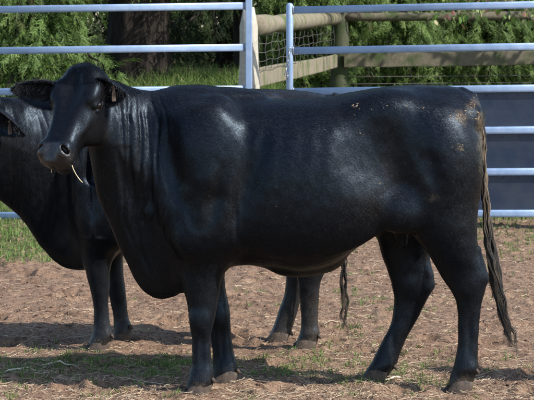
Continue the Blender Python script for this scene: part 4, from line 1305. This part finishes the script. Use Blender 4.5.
    core = np.stack([pchip(tt, tp[:, i], fine) for i in range(3)], 1)
    wid = np.interp(fine, *cfg['tailw'])
    mb = MB(); r = np.random.default_rng(cfg['seed'])
    ng = cfg['nclump']
    cl = [dict(ang=r.uniform(0, 6.28), fr=r.uniform(5, 13) * r.choice([-1, 1]), ph=r.uniform(0, 6.28), wf=r.uniform(26, 46), rad=r.uniform(0.45, 1.0),
               a0=r.uniform(0.0, 0.30) if g < ng // 2 else r.uniform(0.25, 0.52), a1=min(1.0, r.uniform(0.62, 0.86) if g % 3 else r.uniform(0.86, 1.02)), dx=r.normal(0, 0.016), th=r.uniform(0.5, 1.1)) for g in range(ng)]
    for q in range(cfg['nstr']):                       # matted locks, each made of many hairs
        g = cl[q % ng]
        a0 = g['a0'] + r.uniform(0, 0.12); a1 = min(1.0, max(a0 + 0.12, g['a1'] - abs(r.normal(0, 0.07))))
        if r.random() < 0.25: a1 = min(a1, a0 + r.uniform(0.1, 0.3))
        m = 30; u = np.linspace(a0, a1, m)
        c = np.stack([np.interp(u, fine, core[:, i]) for i in range(3)], 1)
        w = np.interp(u, fine, wid)
        tw = g['ang'] + g['fr'] * u
        loose = 0.16 + 0.5 * np.clip((u - 0.6) / 0.4, 0, 1)
        oa = r.uniform(0, 6.28); orr = r.random()**0.5
        c[:, 0] += w * (0.75 * g['rad'] * np.cos(tw) + loose * orr * np.cos(oa + 3 * u)) + 0.0035 * np.sin(g['ph'] + u * g['wf'] * 2)
        c[:, 1] += w * (0.75 * g['rad'] * np.sin(tw) + loose * orr * np.sin(oa + 3 * u)) * 0.8
        sp = np.clip((u - 0.55) / 0.45, 0, 1)**1.5
        c[:, 0] += sp * (g['dx'] + 0.015 * np.sin(g['ph'] + u * g['wf']) + r.normal(0, 0.003)); c[:, 2] += sp * r.normal(0, 0.012)
        rr = r.uniform(0.0004, 0.0010) if q % 8 else r.uniform(0.0016, 0.0034) * np.where(u < 0.5, 1.0, 0.4)
        tp_ = np.clip((1 - np.linspace(0, 1, m)) * 4, 0.15, 1) * np.clip(np.linspace(0, 1, m) * 8, 0.3, 1) * (1 + 0.35 * np.sin(u * 120 + g['ph']) * (u < 0.5))
        tube(mb, c, rr * tp_, 4, cap=False)
    obj('tail_hair', mb.mesh('tail_hair'), root, [M_TAIL])
    return root, V[:nb], N[:nb], hp

def mud_flecks(root, V, N, spots, name='dried_mud', seed=1):
    """little dried clods stuck on the coat at measured places"""
    r = np.random.default_rng(seed)
    px, py = to_px(V)
    front = N[:, 1] < -0.05
    Vi = np.where(front)[0]
    mb = MB()
    for (x, y, rx, ry, cnt, sz) in spots:
        for q in range(cnt):
            tx = x + r.normal() * rx * 0.5; ty = y + r.normal() * ry * 0.5
            k = Vi[np.argmin((px[Vi] - tx)**2 + (py[Vi] - ty)**2 + 0.0 * V[Vi, 1])]
            p = V[k]; nn_ = N[k]; d, u, w = basis(nn_)
            s = sz * r.uniform(0.5, 1.4); st = r.uniform(1.0, 2.2); an = r.uniform(0, 6.28)
            uu = math.cos(an) * u + math.sin(an) * w; ww = -math.sin(an) * u + math.cos(an) * w
            ring = []
            m = 6
            for (hh, f) in ((-0.3, 1.0), (0.25, 0.85), (0.5, 0.4)):
                for j in range(m):
                    t = 2 * math.pi * j / m
                    ring.append(p + s * (uu * math.cos(t) * st + ww * math.sin(t)) * f * r.uniform(0.75, 1.2) + d * s * hh)
            Vq = np.array(ring)
            Q = [(i * m + j, i * m + (j + 1) % m, (i + 1) * m + (j + 1) % m, (i + 1) * m + j) for i in range(2) for j in range(m)]
            Vq = np.concatenate([Vq, [Vq[2 * m:3 * m].mean(0) + d * s * 0.1]])
            mb.add(Vq, Q, [(2 * m + j, 2 * m + (j + 1) % m, 3 * m) for j in range(m)])
    o = obj(name, mb.mesh(name, True), root, [M_MUD])
    tag(o, kind='stuff')
    return o
GRID = 0.007
# ---- the steer in front
YB = 8.60
n_, f_ = -0.145, 0.12
def b1(px, py, yo=0.0): return np.array(at(px, py, YB + yo))
def muscles1(f):
    for sg in (-1, 1):
        f.ell(b1(196, 178, 0.185 * sg), (0.15, 0.09, 0.27), k=0.12)                 # shoulder
        f.ell(b1(212, 150, 0.215 * sg), (0.085, 0.05, 0.17), k=0.10)                # blade
        f.ell(b1(207, 225, 0.20 * sg), (0.105, 0.085, 0.12), k=0.07)                # forearm root
        f.ell(b1(300, 195, 0.185 * sg), (0.34, 0.12, 0.23), k=0.12)                  # ribs
        f.ell(b1(388, 112, 0.165 * sg), (0.10, 0.06, 0.06), k=0.12)                 # hook bone
        f.ell(b1(440, 160, 0.165 * sg), (0.155, 0.12, 0.22), k=0.10)                # rump and thigh
        f.ell(b1(472, 116, 0.09 * sg), (0.045, 0.05, 0.05), k=0.07)                 # pin bone
        f.ell(b1(372, 148, 0.37 * sg), (0.085, 0.075, 0.13), k=0.13, op='sub')       # flank hollow
        f.ell(b1(402, 192, 0.335 * sg), (0.05, 0.075, 0.20), R=[(0.94, 0, 0.34), (0, 1, 0), (-0.34, 0, 0.94)], k=0.09, op='sub')
        f.ell(b1(245, 190, 0.362 * sg), (0.03, 0.08, 0.20), R=[(0.98, 0, -0.2), (0, 1, 0), (0.2, 0, 0.98)], k=0.08, op='sub')   # behind the shoulder
        f.ell(b1(167, 155, 0.298 * sg), (0.035, 0.07, 0.22), R=[(0.97, 0, 0.25), (0, 1, 0), (-0.25, 0, 0.97)], k=0.08, op='sub')  # in front of it
        f.ell(b1(366, 228, 0.215 * sg), (0.12, 0.022, 0.04), R=[(0.85, 0, 0.52), (0, 1, 0), (-0.52, 0, 0.85)], k=0.05)          # flank skin fold
    f.ell(b1(131, 205, -0.255), (0.018, 0.06, 0.17), R=[(0.98, 0, 0.17), (0, 1, 0), (-0.17, 0, 0.98)], k=0.05, op='sub')    # fold before the brisket
    f.ell(b1(152, 225, -0.27), (0.02, 0.06, 0.15), R=[(0.97, 0, 0.22), (0, 1, 0), (-0.22, 0, 0.97)], k=0.05, op='sub')
    f.ell(b1(190, 240, -0.235), (0.05, 0.04, 0.06), k=0.05)                         # point of the shoulder
    f.ell(b1(404, 215, -0.225), (0.07, 0.05, 0.08), k=0.07)                         # stifle
    f.ell(b1(215, 200, -0.335), (0.024, 0.05, 0.13), R=[(0.98, 0, -0.2), (0, 1, 0), (0.2, 0, 0.98)], k=0.05, op='sub')     # before the triceps
    f.ell(b1(226, 226, -0.205), (0.04, 0.04, 0.085), k=0.08)                       # elbow
    f.ell(b1(434, 178, -0.325), (0.024, 0.05, 0.13), R=[(0.94, 0, 0.34), (0, 1, 0), (-0.34, 0, 0.94)], k=0.06, op='sub')    # thigh groove
    f.cone(b1(219, 108, -0.15), b1(211, 178, -0.240), 0.03, 0.035, k=0.08)          # ridge of the blade
    f.ell(b1(225, 96), (0.16, 0.07, 0.03), k=0.06)                                  # withers
    f.ell(b1(164, 262), (0.10, 0.085, 0.12), k=0.08)                                # brisket
    f.ell(b1(308, 263), (0.13, 0.036, 0.042), R=[(0.995, 0, 0.1), (0, 1, 0), (-0.1, 0, 0.995)], k=0.09)                                # sheath
    f.cone(b1(400, 226, 0.0), b1(402, 243, 0.0), 0.035, 0.022, k=0.04)
    f.ell(b1(150, 211, -0.178), (0.012, 0.012, 0.022), k=0.03)                      # small wart on the neck
def tail1(f):
    for (px, py, yo, w, hgt) in ((202, 352, n_ - 0.052, 0.010, 0.075), (470, 336, -0.13 - 0.052, 0.011, 0.09), (393, 336, 0.14 - 0.052, 0.010, 0.08), (222, 345, f_ - 0.052, 0.010, 0.07)):
        f.ell(b1(px, py, yo), (w, 0.022, hgt), k=0.02, op='sub')                    # groove before the tendon
    for (px, py, yo) in ((199, 320, n_ - 0.030), (217, 316, f_ - 0.030)): f.ell(b1(px, py, yo), (0.030, 0.016, 0.036), k=0.03)
    for (px, py, yo) in ((466, 284, -0.165), (414, 286, 0.105)): f.ell(b1(px, py, yo), (0.036, 0.018, 0.04), k=0.035)
    f.cone(b1(484, 279, -0.135), b1(477, 250, -0.14), 0.015, 0.012, k=0.02)         # tendon above the hock
    f.cone(b1(431, 284, 0.14), b1(426, 256, 0.14), 0.015, 0.012, k=0.02)
    pts = [b1(462, 94), b1(471, 99), b1(478, 112, 0.0), b1(481, 135, -0.01), b1(482, 165, -0.02), b1(484, 200, -0.02)]
    for i in range(len(pts) - 1): f.cone(pts[i], pts[i + 1], 0.026 - 0.003 * i, 0.023 - 0.003 * i, k=0.02)
def wrinkle1(V, N):
    px, py = to_px(V)
    side = np.clip(-N[:, 1] * 1.6, 0, 1)
    mk = np.clip((px - 112) / 14, 0, 1) * np.clip((182 - px) / 30, 0, 1) * np.clip((py - 86) / 12, 0, 1) * np.clip((262 - py) / 50, 0, 1) * side
    w = px + 6 * np.sin(py / 33.0 + 0.6) + 2.0 * np.sin(py / 11.0) - (py - 150) * 0.07 + 3.0 * snoise(V, 3.0, 5, 2)
    f = np.abs(np.sin(w * math.pi / 9.5))**0.6 + 0.5 * np.abs(np.sin(w * math.pi / 5.3 + 1.3))**0.7
    amp = 0.0055 * (0.35 + 0.65 * np.clip(snoise(V, 2.2, 9, 2) + 0.5, 0, 1))
    V = V + N * (mk * (f - 0.8) * amp * 1.5)[:, None]
    for (x0, y0, x1, y1, dp, wd) in ((119, 92, 127, 232, 0.008, 2.0), (128, 94, 136, 246, 0.010, 2.2), (138, 95, 143, 236, 0.009, 2.0), (148, 98, 150, 215, 0.007, 2.0), (158, 104, 158, 190, 0.005, 2.2), (133, 215, 150, 278, 0.010, 2.4), (122, 205, 137, 262, 0.008, 2.2)):
        t = np.clip((py - y0) / (y1 - y0), 0, 1); cx = x0 + (x1 - x0) * t + 1.6 * np.sin(t * 7 + x0)          # loose skin folds
        V = V - N * (0.75 * dp * np.exp(-((px - cx) / wd)**2) * np.clip((py - y0) / 14, 0, 1) * np.clip((y1 - py) / 22, 0, 1) * side)[:, None]
    # ribs and uneven flesh
    rb = np.clip((px - 235) / 25, 0, 1) * np.clip((345 - px) / 25, 0, 1) * np.clip((py - 120) / 30, 0, 1) * np.clip((245 - py) / 40, 0, 1) * side
    V = V + N * (rb * 0.0009 * np.clip(0.5 + snoise(V, 1.5, 12, 2), 0, 1) * np.sin((px + (py - 180) * 0.12 + 5 * snoise(V, 1.2, 13, 2)) * 2 * math.pi / 19))[:, None]
    # head stays crisp
    body = np.clip((px - 110) / 20, 0, 1)
    V = V + N * (body * 0.003 * snoise(V, 4.0, 3, 3))[:, None]
    # creases at the elbow and the flank
    cr = np.exp(-((px - 236 - (py - 225) * 0.08) / 2.2)**2) * np.clip((py - 190) / 25, 0, 1) * np.clip((255 - py) / 15, 0, 1) * side
    V = V - N * (cr * 0.007)[:, None]
    return V
def blot(P, spots, seed):
    px, py = to_px(P); m = np.zeros(len(P)); n = snoise(P, 18.0, seed, 3)
    for (x, y, rx, ry, w) in spots: m = np.maximum(m, w * np.clip(1.25 - np.sqrt(((px - x) / rx)**2 + ((py - y) / ry)**2) + 0.5 * n, 0, 1))
    return np.clip(m, 0, 1)
def mud1(P): return blot(P, [(461, 117, 9, 6, 0.7), (459, 147, 4, 4, 0.5), (473, 104, 6, 6, 0.6), (481, 135, 4, 26, 0.8), (433, 198, 6, 4, 0.25), (460, 383, 12, 8, 0.5), (197, 390, 10, 7, 0.5)], 55)
def mud2(P): return blot(P, [(302, 345, 12, 8, 0.6), (278, 340, 12, 8, 0.6), (98, 343, 10, 6, 0.3)], 56)
def dust1(P):
    px, py = to_px(P)
    z = P[:, 2]
    d = 0.30 * np.clip((0.14 - z) / 0.14, 0, 1)**1.3 + 0.03 * np.clip((0.5 - z) / 0.5, 0, 1)
    d += 0.15 * np.exp(-((px - 383) / 34)**2 - ((py - 178) / 48)**2) + 0.12 * np.exp(-((px - 462) / 22)**2 - ((py - 128) / 30)**2)
    d += 0.05 * np.exp(-((px - 310) / 60)**2 - ((py - 190) / 60)**2)
    return np.clip(d * (0.7 + 0.5 * snoise(P, 3.0, 21, 3)), 0, 1)

hf1 = head_frame(60, 55)
poll1 = np.array(at(83, 69, 8.38))
def hp1(s, l, n): return poll1 + s * hf1[0] + l * hf1[1] + n * hf1[2]
cfg1 = dict(
    h=GRID, Y=YB, lo=(-1.05, 7.98, -0.02), hi=(1.02, 9.05, 1.42), origin=(0.12, YB, 0.0), seed=4, nhair=420000,
    trunk=[(150, 130, 245, 0.10, 0), (162, 108, 270, 0.18, 0), (180, 96, 279, 0.225, 0), (205, 94.5, 277, 0.25, 0), (225, 96, 267, 0.265, 0), (245, 98, 263, 0.285, 0),
           (270, 99.5, 265, 0.305, 0), (300, 99, 269, 0.315, 0), (330, 96.5, 263, 0.31, 0), (352, 93, 249, 0.295, 0), (372, 90, 235, 0.275, 0.01), (395, 87, 230, 0.26, 0.01),
           (420, 86, 228, 0.25, 0.02), (445, 86, 224, 0.225, 0.02), (460, 89, 222, 0.19, 0.02), (471, 97, 208, 0.15, 0.02), (478, 109, 195, 0.11, 0.02), (482, 125, 180, 0.06, 0.02)],
    neck=[(92, 100, 150, 0.05, -0.15), (100, 80, 194, 0.10, -0.13), (110, 80, 219, 0.13, -0.11), (124, 84, 253, 0.15, -0.09), (136, 88.5, 276, 0.16, -0.07),
          (146, 91, 286, 0.165, -0.05), (158, 93, 290, 0.18, -0.02), (172, 94, 287, 0.20, 0), (186, 95, 280, 0.21, 0), (200, 98, 268, 0.18, 0)],
    muscles=muscles1, late=tail1, wrinkle=wrinkle1, dust=dust1, mud=mud1, poll=poll1, hframe=hf1, hs=0.98,
    legs=[  # near hind
        [(140, 412, 476, -0.10, 0.10), (175, 402, 479, -0.125, 0.125), (205, 402, 477.5, -0.135, 0.12), (229, 410, 476, -0.145, 0.105), (252, 427, 477, -0.145, 0.082),
         (267, 436, 482, -0.14, 0.066), (279, 443, 486.5, -0.135, 0.056), (291, 451, 485, -0.13, 0.049), (302, 456, 482, -0.13, 0.042), (317, 458, 480, -0.13, 0.036),
         (342, 458, 478, -0.13, 0.035), (358, 455.5, 477.5, -0.13, 0.040), (368, 453, 478, -0.13, 0.047), (377, 450, 474, -0.13, 0.043), (386, 448, 471, -0.13, 0.046)],
        # far hind
        [(140, 395, 460, 0.10, 0.10), (175, 378, 450, 0.13, 0.12), (210, 374, 438, 0.14, 0.11), (240, 379, 430, 0.14, 0.09), (257, 383, 428, 0.14, 0.075), (275, 389, 432.5, 0.14, 0.06),
         (287, 392.5, 433, 0.14, 0.052), (299, 394.5, 427, 0.14, 0.044), (321, 392, 416, 0.14, 0.037), (342, 382, 404.5, 0.14, 0.036), (356, 375, 399, 0.14, 0.040),
         (365, 370, 395.5, 0.14, 0.047), (373, 364.5, 389, 0.14, 0.043), (379, 361, 385, 0.14, 0.046)],
        # near front
        [(190, 178, 226, n_ - 0.02, 0.09), (225, 178, 231, n_ - 0.01, 0.095), (252, 180, 229, n_, 0.085), (269, 182, 224, n_, 0.072), (285, 183.5, 220.5, n_, 0.060), (304, 187, 217.5, n_, 0.050),
         (318, 189, 215, n_, 0.047), (328, 190.5, 212.5, n_, 0.044), (342, 192, 210.5, n_, 0.036), (362, 192, 211, n_, 0.036), (373, 189.5, 213, n_, 0.043), (381, 187.5, 213, n_, 0.047), (389, 185, 209, n_, 0.046)],
        # far front
        [(225, 188, 228, 0.12, 0.08), (255, 194, 226, f_, 0.07), (270, 197, 224.5, f_, 0.06), (291, 202, 226, f_, 0.049), (308, 205.5, 229, f_, 0.046), (322, 208, 230, f_, 0.043),
         (338, 211, 231.5, f_, 0.035), (354, 213, 234, f_, 0.035), (365, 213.5, 237, f_, 0.042), (373, 212.5, 237.5, f_, 0.045), (380, 211, 233, f_, 0.044)]],
    hooves=[(457, YB - 0.13, 0.05, 0.94), (372, YB + 0.14, -0.05, 0.92), (196, YB + n_, 0.25, 0.94), (223, YB + f_, 0.1, 0.9)],
    dewclaws=[(476, 371, YB - 0.13), (394, 367, YB + 0.14), (212, 380, YB + n_), (237, 371, YB + f_)],
    ears=[dict(base=hp1(0.08, -0.10, -0.075), dir=np.array([-0.97, 0.08, 0.20]), nrm=np.array([-0.15, -0.85, -0.30]), L=0.24, W=0.066, cup=0.5, droop=0.025, hair=420),
          dict(base=hp1(0.05, 0.075, -0.075), dir=np.array([0.75, -0.38, 0.24]), nrm=np.array([-0.40, -0.82, -0.30]), L=0.122, W=0.066, cup=0.6, droop=0.05, hair=160,
               tag=(0.56, 0.0, 0.02, 0.5))],
    tail=[(470, 98, -0.02), (480, 118, -0.02), (482.5, 140, -0.03), (483.5, 165, -0.04), (485.5, 190, -0.04), (487, 212, -0.04), (489, 235, -0.04), (492, 258, -0.04), (495, 282, -0.04), (500, 306, -0.04), (506, 328, -0.04), (512, 346, -0.04), (516, 358, -0.04)],
    tailw=([0, 0.1, 0.3, 0.42, 0.5, 0.6, 0.7, 0.85, 1.0], [0.010, 0.017, 0.017, 0.017, 0.027, 0.036, 0.026, 0.015, 0.009]), nstr=1500, nclump=26)
steer, SV, SN, hpA = make_animal('steer', 'black steer seen side-on with its head turned, standing in front of the other steer', cfg1)
mud_flecks(steer, SV, SN, [(461, 117, 10, 7, 16, 0.0035), (459, 147, 6, 6, 7, 0.003), (473, 104, 6, 8, 10, 0.0035), (478, 118, 3, 10, 12, 0.004), (356, 106, 5, 3, 4, 0.004), (359, 124, 9, 24, 7, 0.003),
    (405, 106, 40, 8, 9, 0.003), (380, 196, 14, 22, 5, 0.002), (450, 170, 30, 50, 9, 0.002), (300, 180, 120, 60, 16, 0.0016)], seed=3)

# ---- the steer behind
YC = 9.72
def c1(px, py, yo=0.0): return np.array(at(px, py, YC + yo))
def muscles2(f):
    for sg in (-1, 1):
        f.ell(c1(108, 172, 0.175 * sg), (0.16, 0.10, 0.28), k=0.10)
        f.ell(c1(106, 222, 0.18 * sg), (0.11, 0.085, 0.14), k=0.07)
        f.ell(c1(190, 180, 0.19 * sg), (0.34, 0.13, 0.24), k=0.12)
        f.ell(c1(262, 105, 0.19 * sg), (0.07, 0.05, 0.05), k=0.08)
        f.ell(c1(308, 155, 0.16 * sg), (0.14, 0.12, 0.22), k=0.10)
        f.ell(c1(92, 165, 0.26 * sg), (0.03, 0.06, 0.24), k=0.08, op='sub')
    f.ell(c1(80, 240), (0.11, 0.085, 0.11), k=0.08)
def tail2(f):
    pts = [c1(335, 98), c1(341, 112), c1(343, 140), c1(344, 180), c1(344, 215)]
    for i in range(len(pts) - 1): f.cone(pts[i], pts[i + 1], 0.026 - 0.004 * i, 0.022 - 0.004 * i, k=0.02)
def wrinkle2(V, N):
    px, py = to_px(V)
    side = np.clip(-N[:, 1] * 1.6, 0, 1)
    mk = np.clip((px + 5) / 12, 0, 1) * np.clip((95 - px) / 30, 0, 1) * np.clip((py - 95) / 12, 0, 1) * np.clip((240 - py) / 50, 0, 1) * side
    w = px + 5 * np.sin(py / 37.0 + 0.2) + 1.5 * np.sin(py / 12.0) - (py - 150) * 0.05 + 3.0 * snoise(V, 3.0, 45, 2)
    f = np.abs(np.sin(w * math.pi / 7.5))**0.6 + 0.4 * np.abs(np.sin(w * math.pi / 4.3 + 1.3))**0.7
    V = V + N * (mk * (f - 0.8) * 0.0055 * (0.35 + 0.65 * np.clip(snoise(V, 2.2, 19, 2) + 0.5, 0, 1)))[:, None]
    return V + N * (0.004 * np.clip((px - 5) / 20, 0, 1) * snoise(V, 4.0, 31, 3))[:, None]
def dust2(P):
    z = P[:, 2]; px, py = to_px(P)
    d = 0.40 * np.clip((0.22 - z) / 0.22, 0, 1)**1.2 + 0.12 * np.clip((0.5 - z) / 0.5, 0, 1)
    d += 0.20 * np.clip((px - 180) / 60, 0, 1) * np.clip((z - 1.0) / 0.2, 0, 1) + 0.22 * np.clip((px - 220) / 40, 0, 1) * np.clip((0.5 - z) / 0.3, 0, 1)
    return np.clip(d * (0.75 + 0.5 * snoise(P, 3.0, 71, 3)), 0, 1)
hf2 = head_frame(38, 55)
poll2 = np.array(at(-22, 90, 9.50))
def hp2(s, l, n): return poll2 + s * hf2[0] + l * hf2[1] + n * hf2[2]
n2, f2 = -0.13, 0.16
cfg2 = dict(
    h=GRID, Y=YC, lo=(-1.95, 9.10, -0.02), hi=(0.55, 10.15, 1.42), origin=(-0.3, YC, 0.0), seed=9, nhair=180000,
    trunk=[(68, 130, 225, 0.10, 0), (78, 108, 248, 0.17, 0), (92, 96, 256, 0.215, 0), (112, 92, 252, 0.24, 0), (135, 92, 245, 0.26, 0), (160, 93, 243, 0.285, 0),
           (190, 92.5, 246, 0.30, 0), (215, 91, 248, 0.30, 0), (240, 89.5, 244, 0.285, 0), (262, 89, 236, 0.26, 0), (285, 90, 228, 0.25, 0), (308, 92, 220, 0.22, 0), (322, 95, 210, 0.18, 0), (334, 105, 195, 0.12, 0), (340, 120, 175, 0.06, 0)],
    neck=[(-22, 105, 155, 0.06, -0.18), (-10, 97, 188, 0.10, -0.16), (4, 97, 199, 0.13, -0.13), (18, 97, 212, 0.14, -0.10), (30, 96, 227, 0.15, -0.08), (42, 95, 246, 0.155, -0.05),
          (54, 94, 257, 0.16, -0.03), (68, 93, 263, 0.17, 0), (82, 93, 262, 0.19, 0), (96, 94, 255, 0.20, 0), (110, 96, 245, 0.17, 0)],
    muscles=muscles2, late=tail2, wrinkle=wrinkle2, dust=dust2, mud=mud2, poll=poll2, hframe=hf2,
    legs=[  # near hind
        [(140, 285, 335, -0.10, 0.10), (180, 280, 338, -0.125, 0.12), (215, 284, 336, -0.135, 0.09), (240, 292, 334, -0.13, 0.065), (255, 295, 333, -0.13, 0.055), (272, 296, 325, -0.13, 0.045),
         (285, 298, 320, -0.13, 0.039), (305, 299.5, 318.5, -0.13, 0.036), (325, 300.5, 318, -0.13, 0.036), (333, 299.5, 319, -0.13, 0.044), (340, 297, 317, -0.13, 0.043), (346, 295, 315, -0.13, 0.045)],
        # far hind
        [(140, 270, 325, 0.10, 0.10), (180, 270, 325, 0.13, 0.11), (215, 276, 322, 0.14, 0.085), (240, 284, 316, 0.14, 0.06), (255, 286, 313, 0.14, 0.052), (272, 286, 308, 0.14, 0.042),
         (291, 285, 303, 0.14, 0.036), (312, 279, 297, 0.14, 0.035), (325, 274.5, 293, 0.14, 0.038), (332, 271.5, 291, 0.14, 0.043), (338, 268, 287, 0.14, 0.044)],
        # near front
        [(185, 82, 122, n2 - 0.02, 0.09), (215, 81, 122, n2 - 0.01, 0.09), (240, 82, 115, n2, 0.075), (257, 83.5, 111.5, n2, 0.062), (276, 87.5, 109.5, n2, 0.052), (289, 91, 109, n2, 0.047),
         (300, 93, 108.5, n2, 0.042), (312, 94, 109, n2, 0.036), (326, 93.5, 110.5, n2, 0.037), (334, 92, 112, n2, 0.043), (340, 89.5, 110.5, n2, 0.045), (345, 88, 108, n2, 0.046)],
        # far front
        [(215, 95, 126, f2 - 0.02, 0.08), (240, 100, 124, f2, 0.065), (257, 103, 123.5, f2, 0.056), (276, 106, 124, f2, 0.049), (291, 108.5, 125, f2, 0.045), (306, 111.5, 126.5, f2, 0.037), (317, 113.5, 128, f2, 0.036), (326, 114, 130.5, f2, 0.042), (332, 113.5, 130.5, f2, 0.045), (336, 112, 128, f2, 0.044)]],
    hooves=[(302, YC - 0.13, 0.1, 0.94), (276, YC + 0.14, 0.0, 0.92), (96.5, YC + n2, 0.3, 0.94), (119.5, YC + f2, 0.1, 0.9)],
    dewclaws=[(318, 336, YC - 0.13), (290, 333, YC + 0.14), (111, 336, YC + n2), (130, 327, YC + f2)],
    ears=[dict(base=hp2(0.065, -0.075, -0.085), dir=-hf2[1] + np.array([0, 0, 0.2]), nrm=np.array([-0.8, -0.5, -0.3]), L=0.2, W=0.06, cup=0.55, droop=0.03),
          dict(base=hp2(0.065, 0.075, -0.085), dir=hf2[1] * 0.55 - hf2[2] * 0.35 + np.array([0.30, -0.12, -0.10]), nrm=np.array([-0.55, -0.75, -0.35]), L=0.19, W=0.066, cup=0.6, droop=0.05, hair=160,
               tag=(0.6, 0.0, 0.02, 0.5))],
    tail=[(338, 105, -0.02), (342, 120, -0.03), (343, 140, -0.03), (344, 165, -0.03), (344, 190, -0.03), (344, 212, -0.03), (344, 232, -0.03), (343.5, 255, -0.03), (343.5, 275, -0.03), (344, 295, -0.03), (344, 312, -0.03), (343.5, 328, -0.03), (343, 345, -0.03)],
    tailw=([0, 0.1, 0.3, 0.42, 0.5, 0.6, 0.7, 0.85, 1.0], [0.008, 0.014, 0.014, 0.014, 0.016, 0.017, 0.015, 0.012, 0.008]), nstr=420, nclump=10)
steer2, SV2, SN2, hpB = make_animal('steer', 'black steer behind the side-on one, only its neck, chest, lower legs and tail tip showing', cfg2)
# ------------------------------------------------------------------ straws in the mouth
for (st, ofs, r_, lab) in (((0.425, 0.058, -0.092), [(0, 0, 0.006), (0.006, -0.006, -0.014), (0.018, -0.012, -0.036), (0.032, -0.014, -0.056), (0.045, -0.013, -0.070)], 0.0021, 'curved pale straw hanging from the corner of the mouth'),
                       ((0.440, -0.040, -0.086), [(0, 0, 0.006), (0.002, -0.008, -0.008), (0.003, -0.008, -0.024)], 0.0013, 'tiny pale straw end under the lip')):
    p0 = hpA(*st); mb = MB(); tube(mb, [p0 + np.array(o_) for o_ in ofs], r_, 6)
    tag(obj('straw', mb.mesh('straw'), None, [M_STRAWM]), lab, 'straw')

# unseen stout post, added outside the frame to cast a shadow into the yard
x_, y_ = 2.15, 8.35
mb = MB(); t = np.linspace(0, 1, 14)
tube(mb, np.stack([x_ + 0.01 * np.sin(4 * t), y_ + 0.01 * np.cos(5 * t), -0.2 + 1.55 * t], 1), 0.115 * (1 - 0.08 * t) * np.where(t > 0.98, 0.7, 1), 18)
tag(obj('shadow_post', mb.mesh('shadow_post'), None, [M_POSTW]), 'stout round timber post added out of view for its shadow by the side-on steer', 'post')
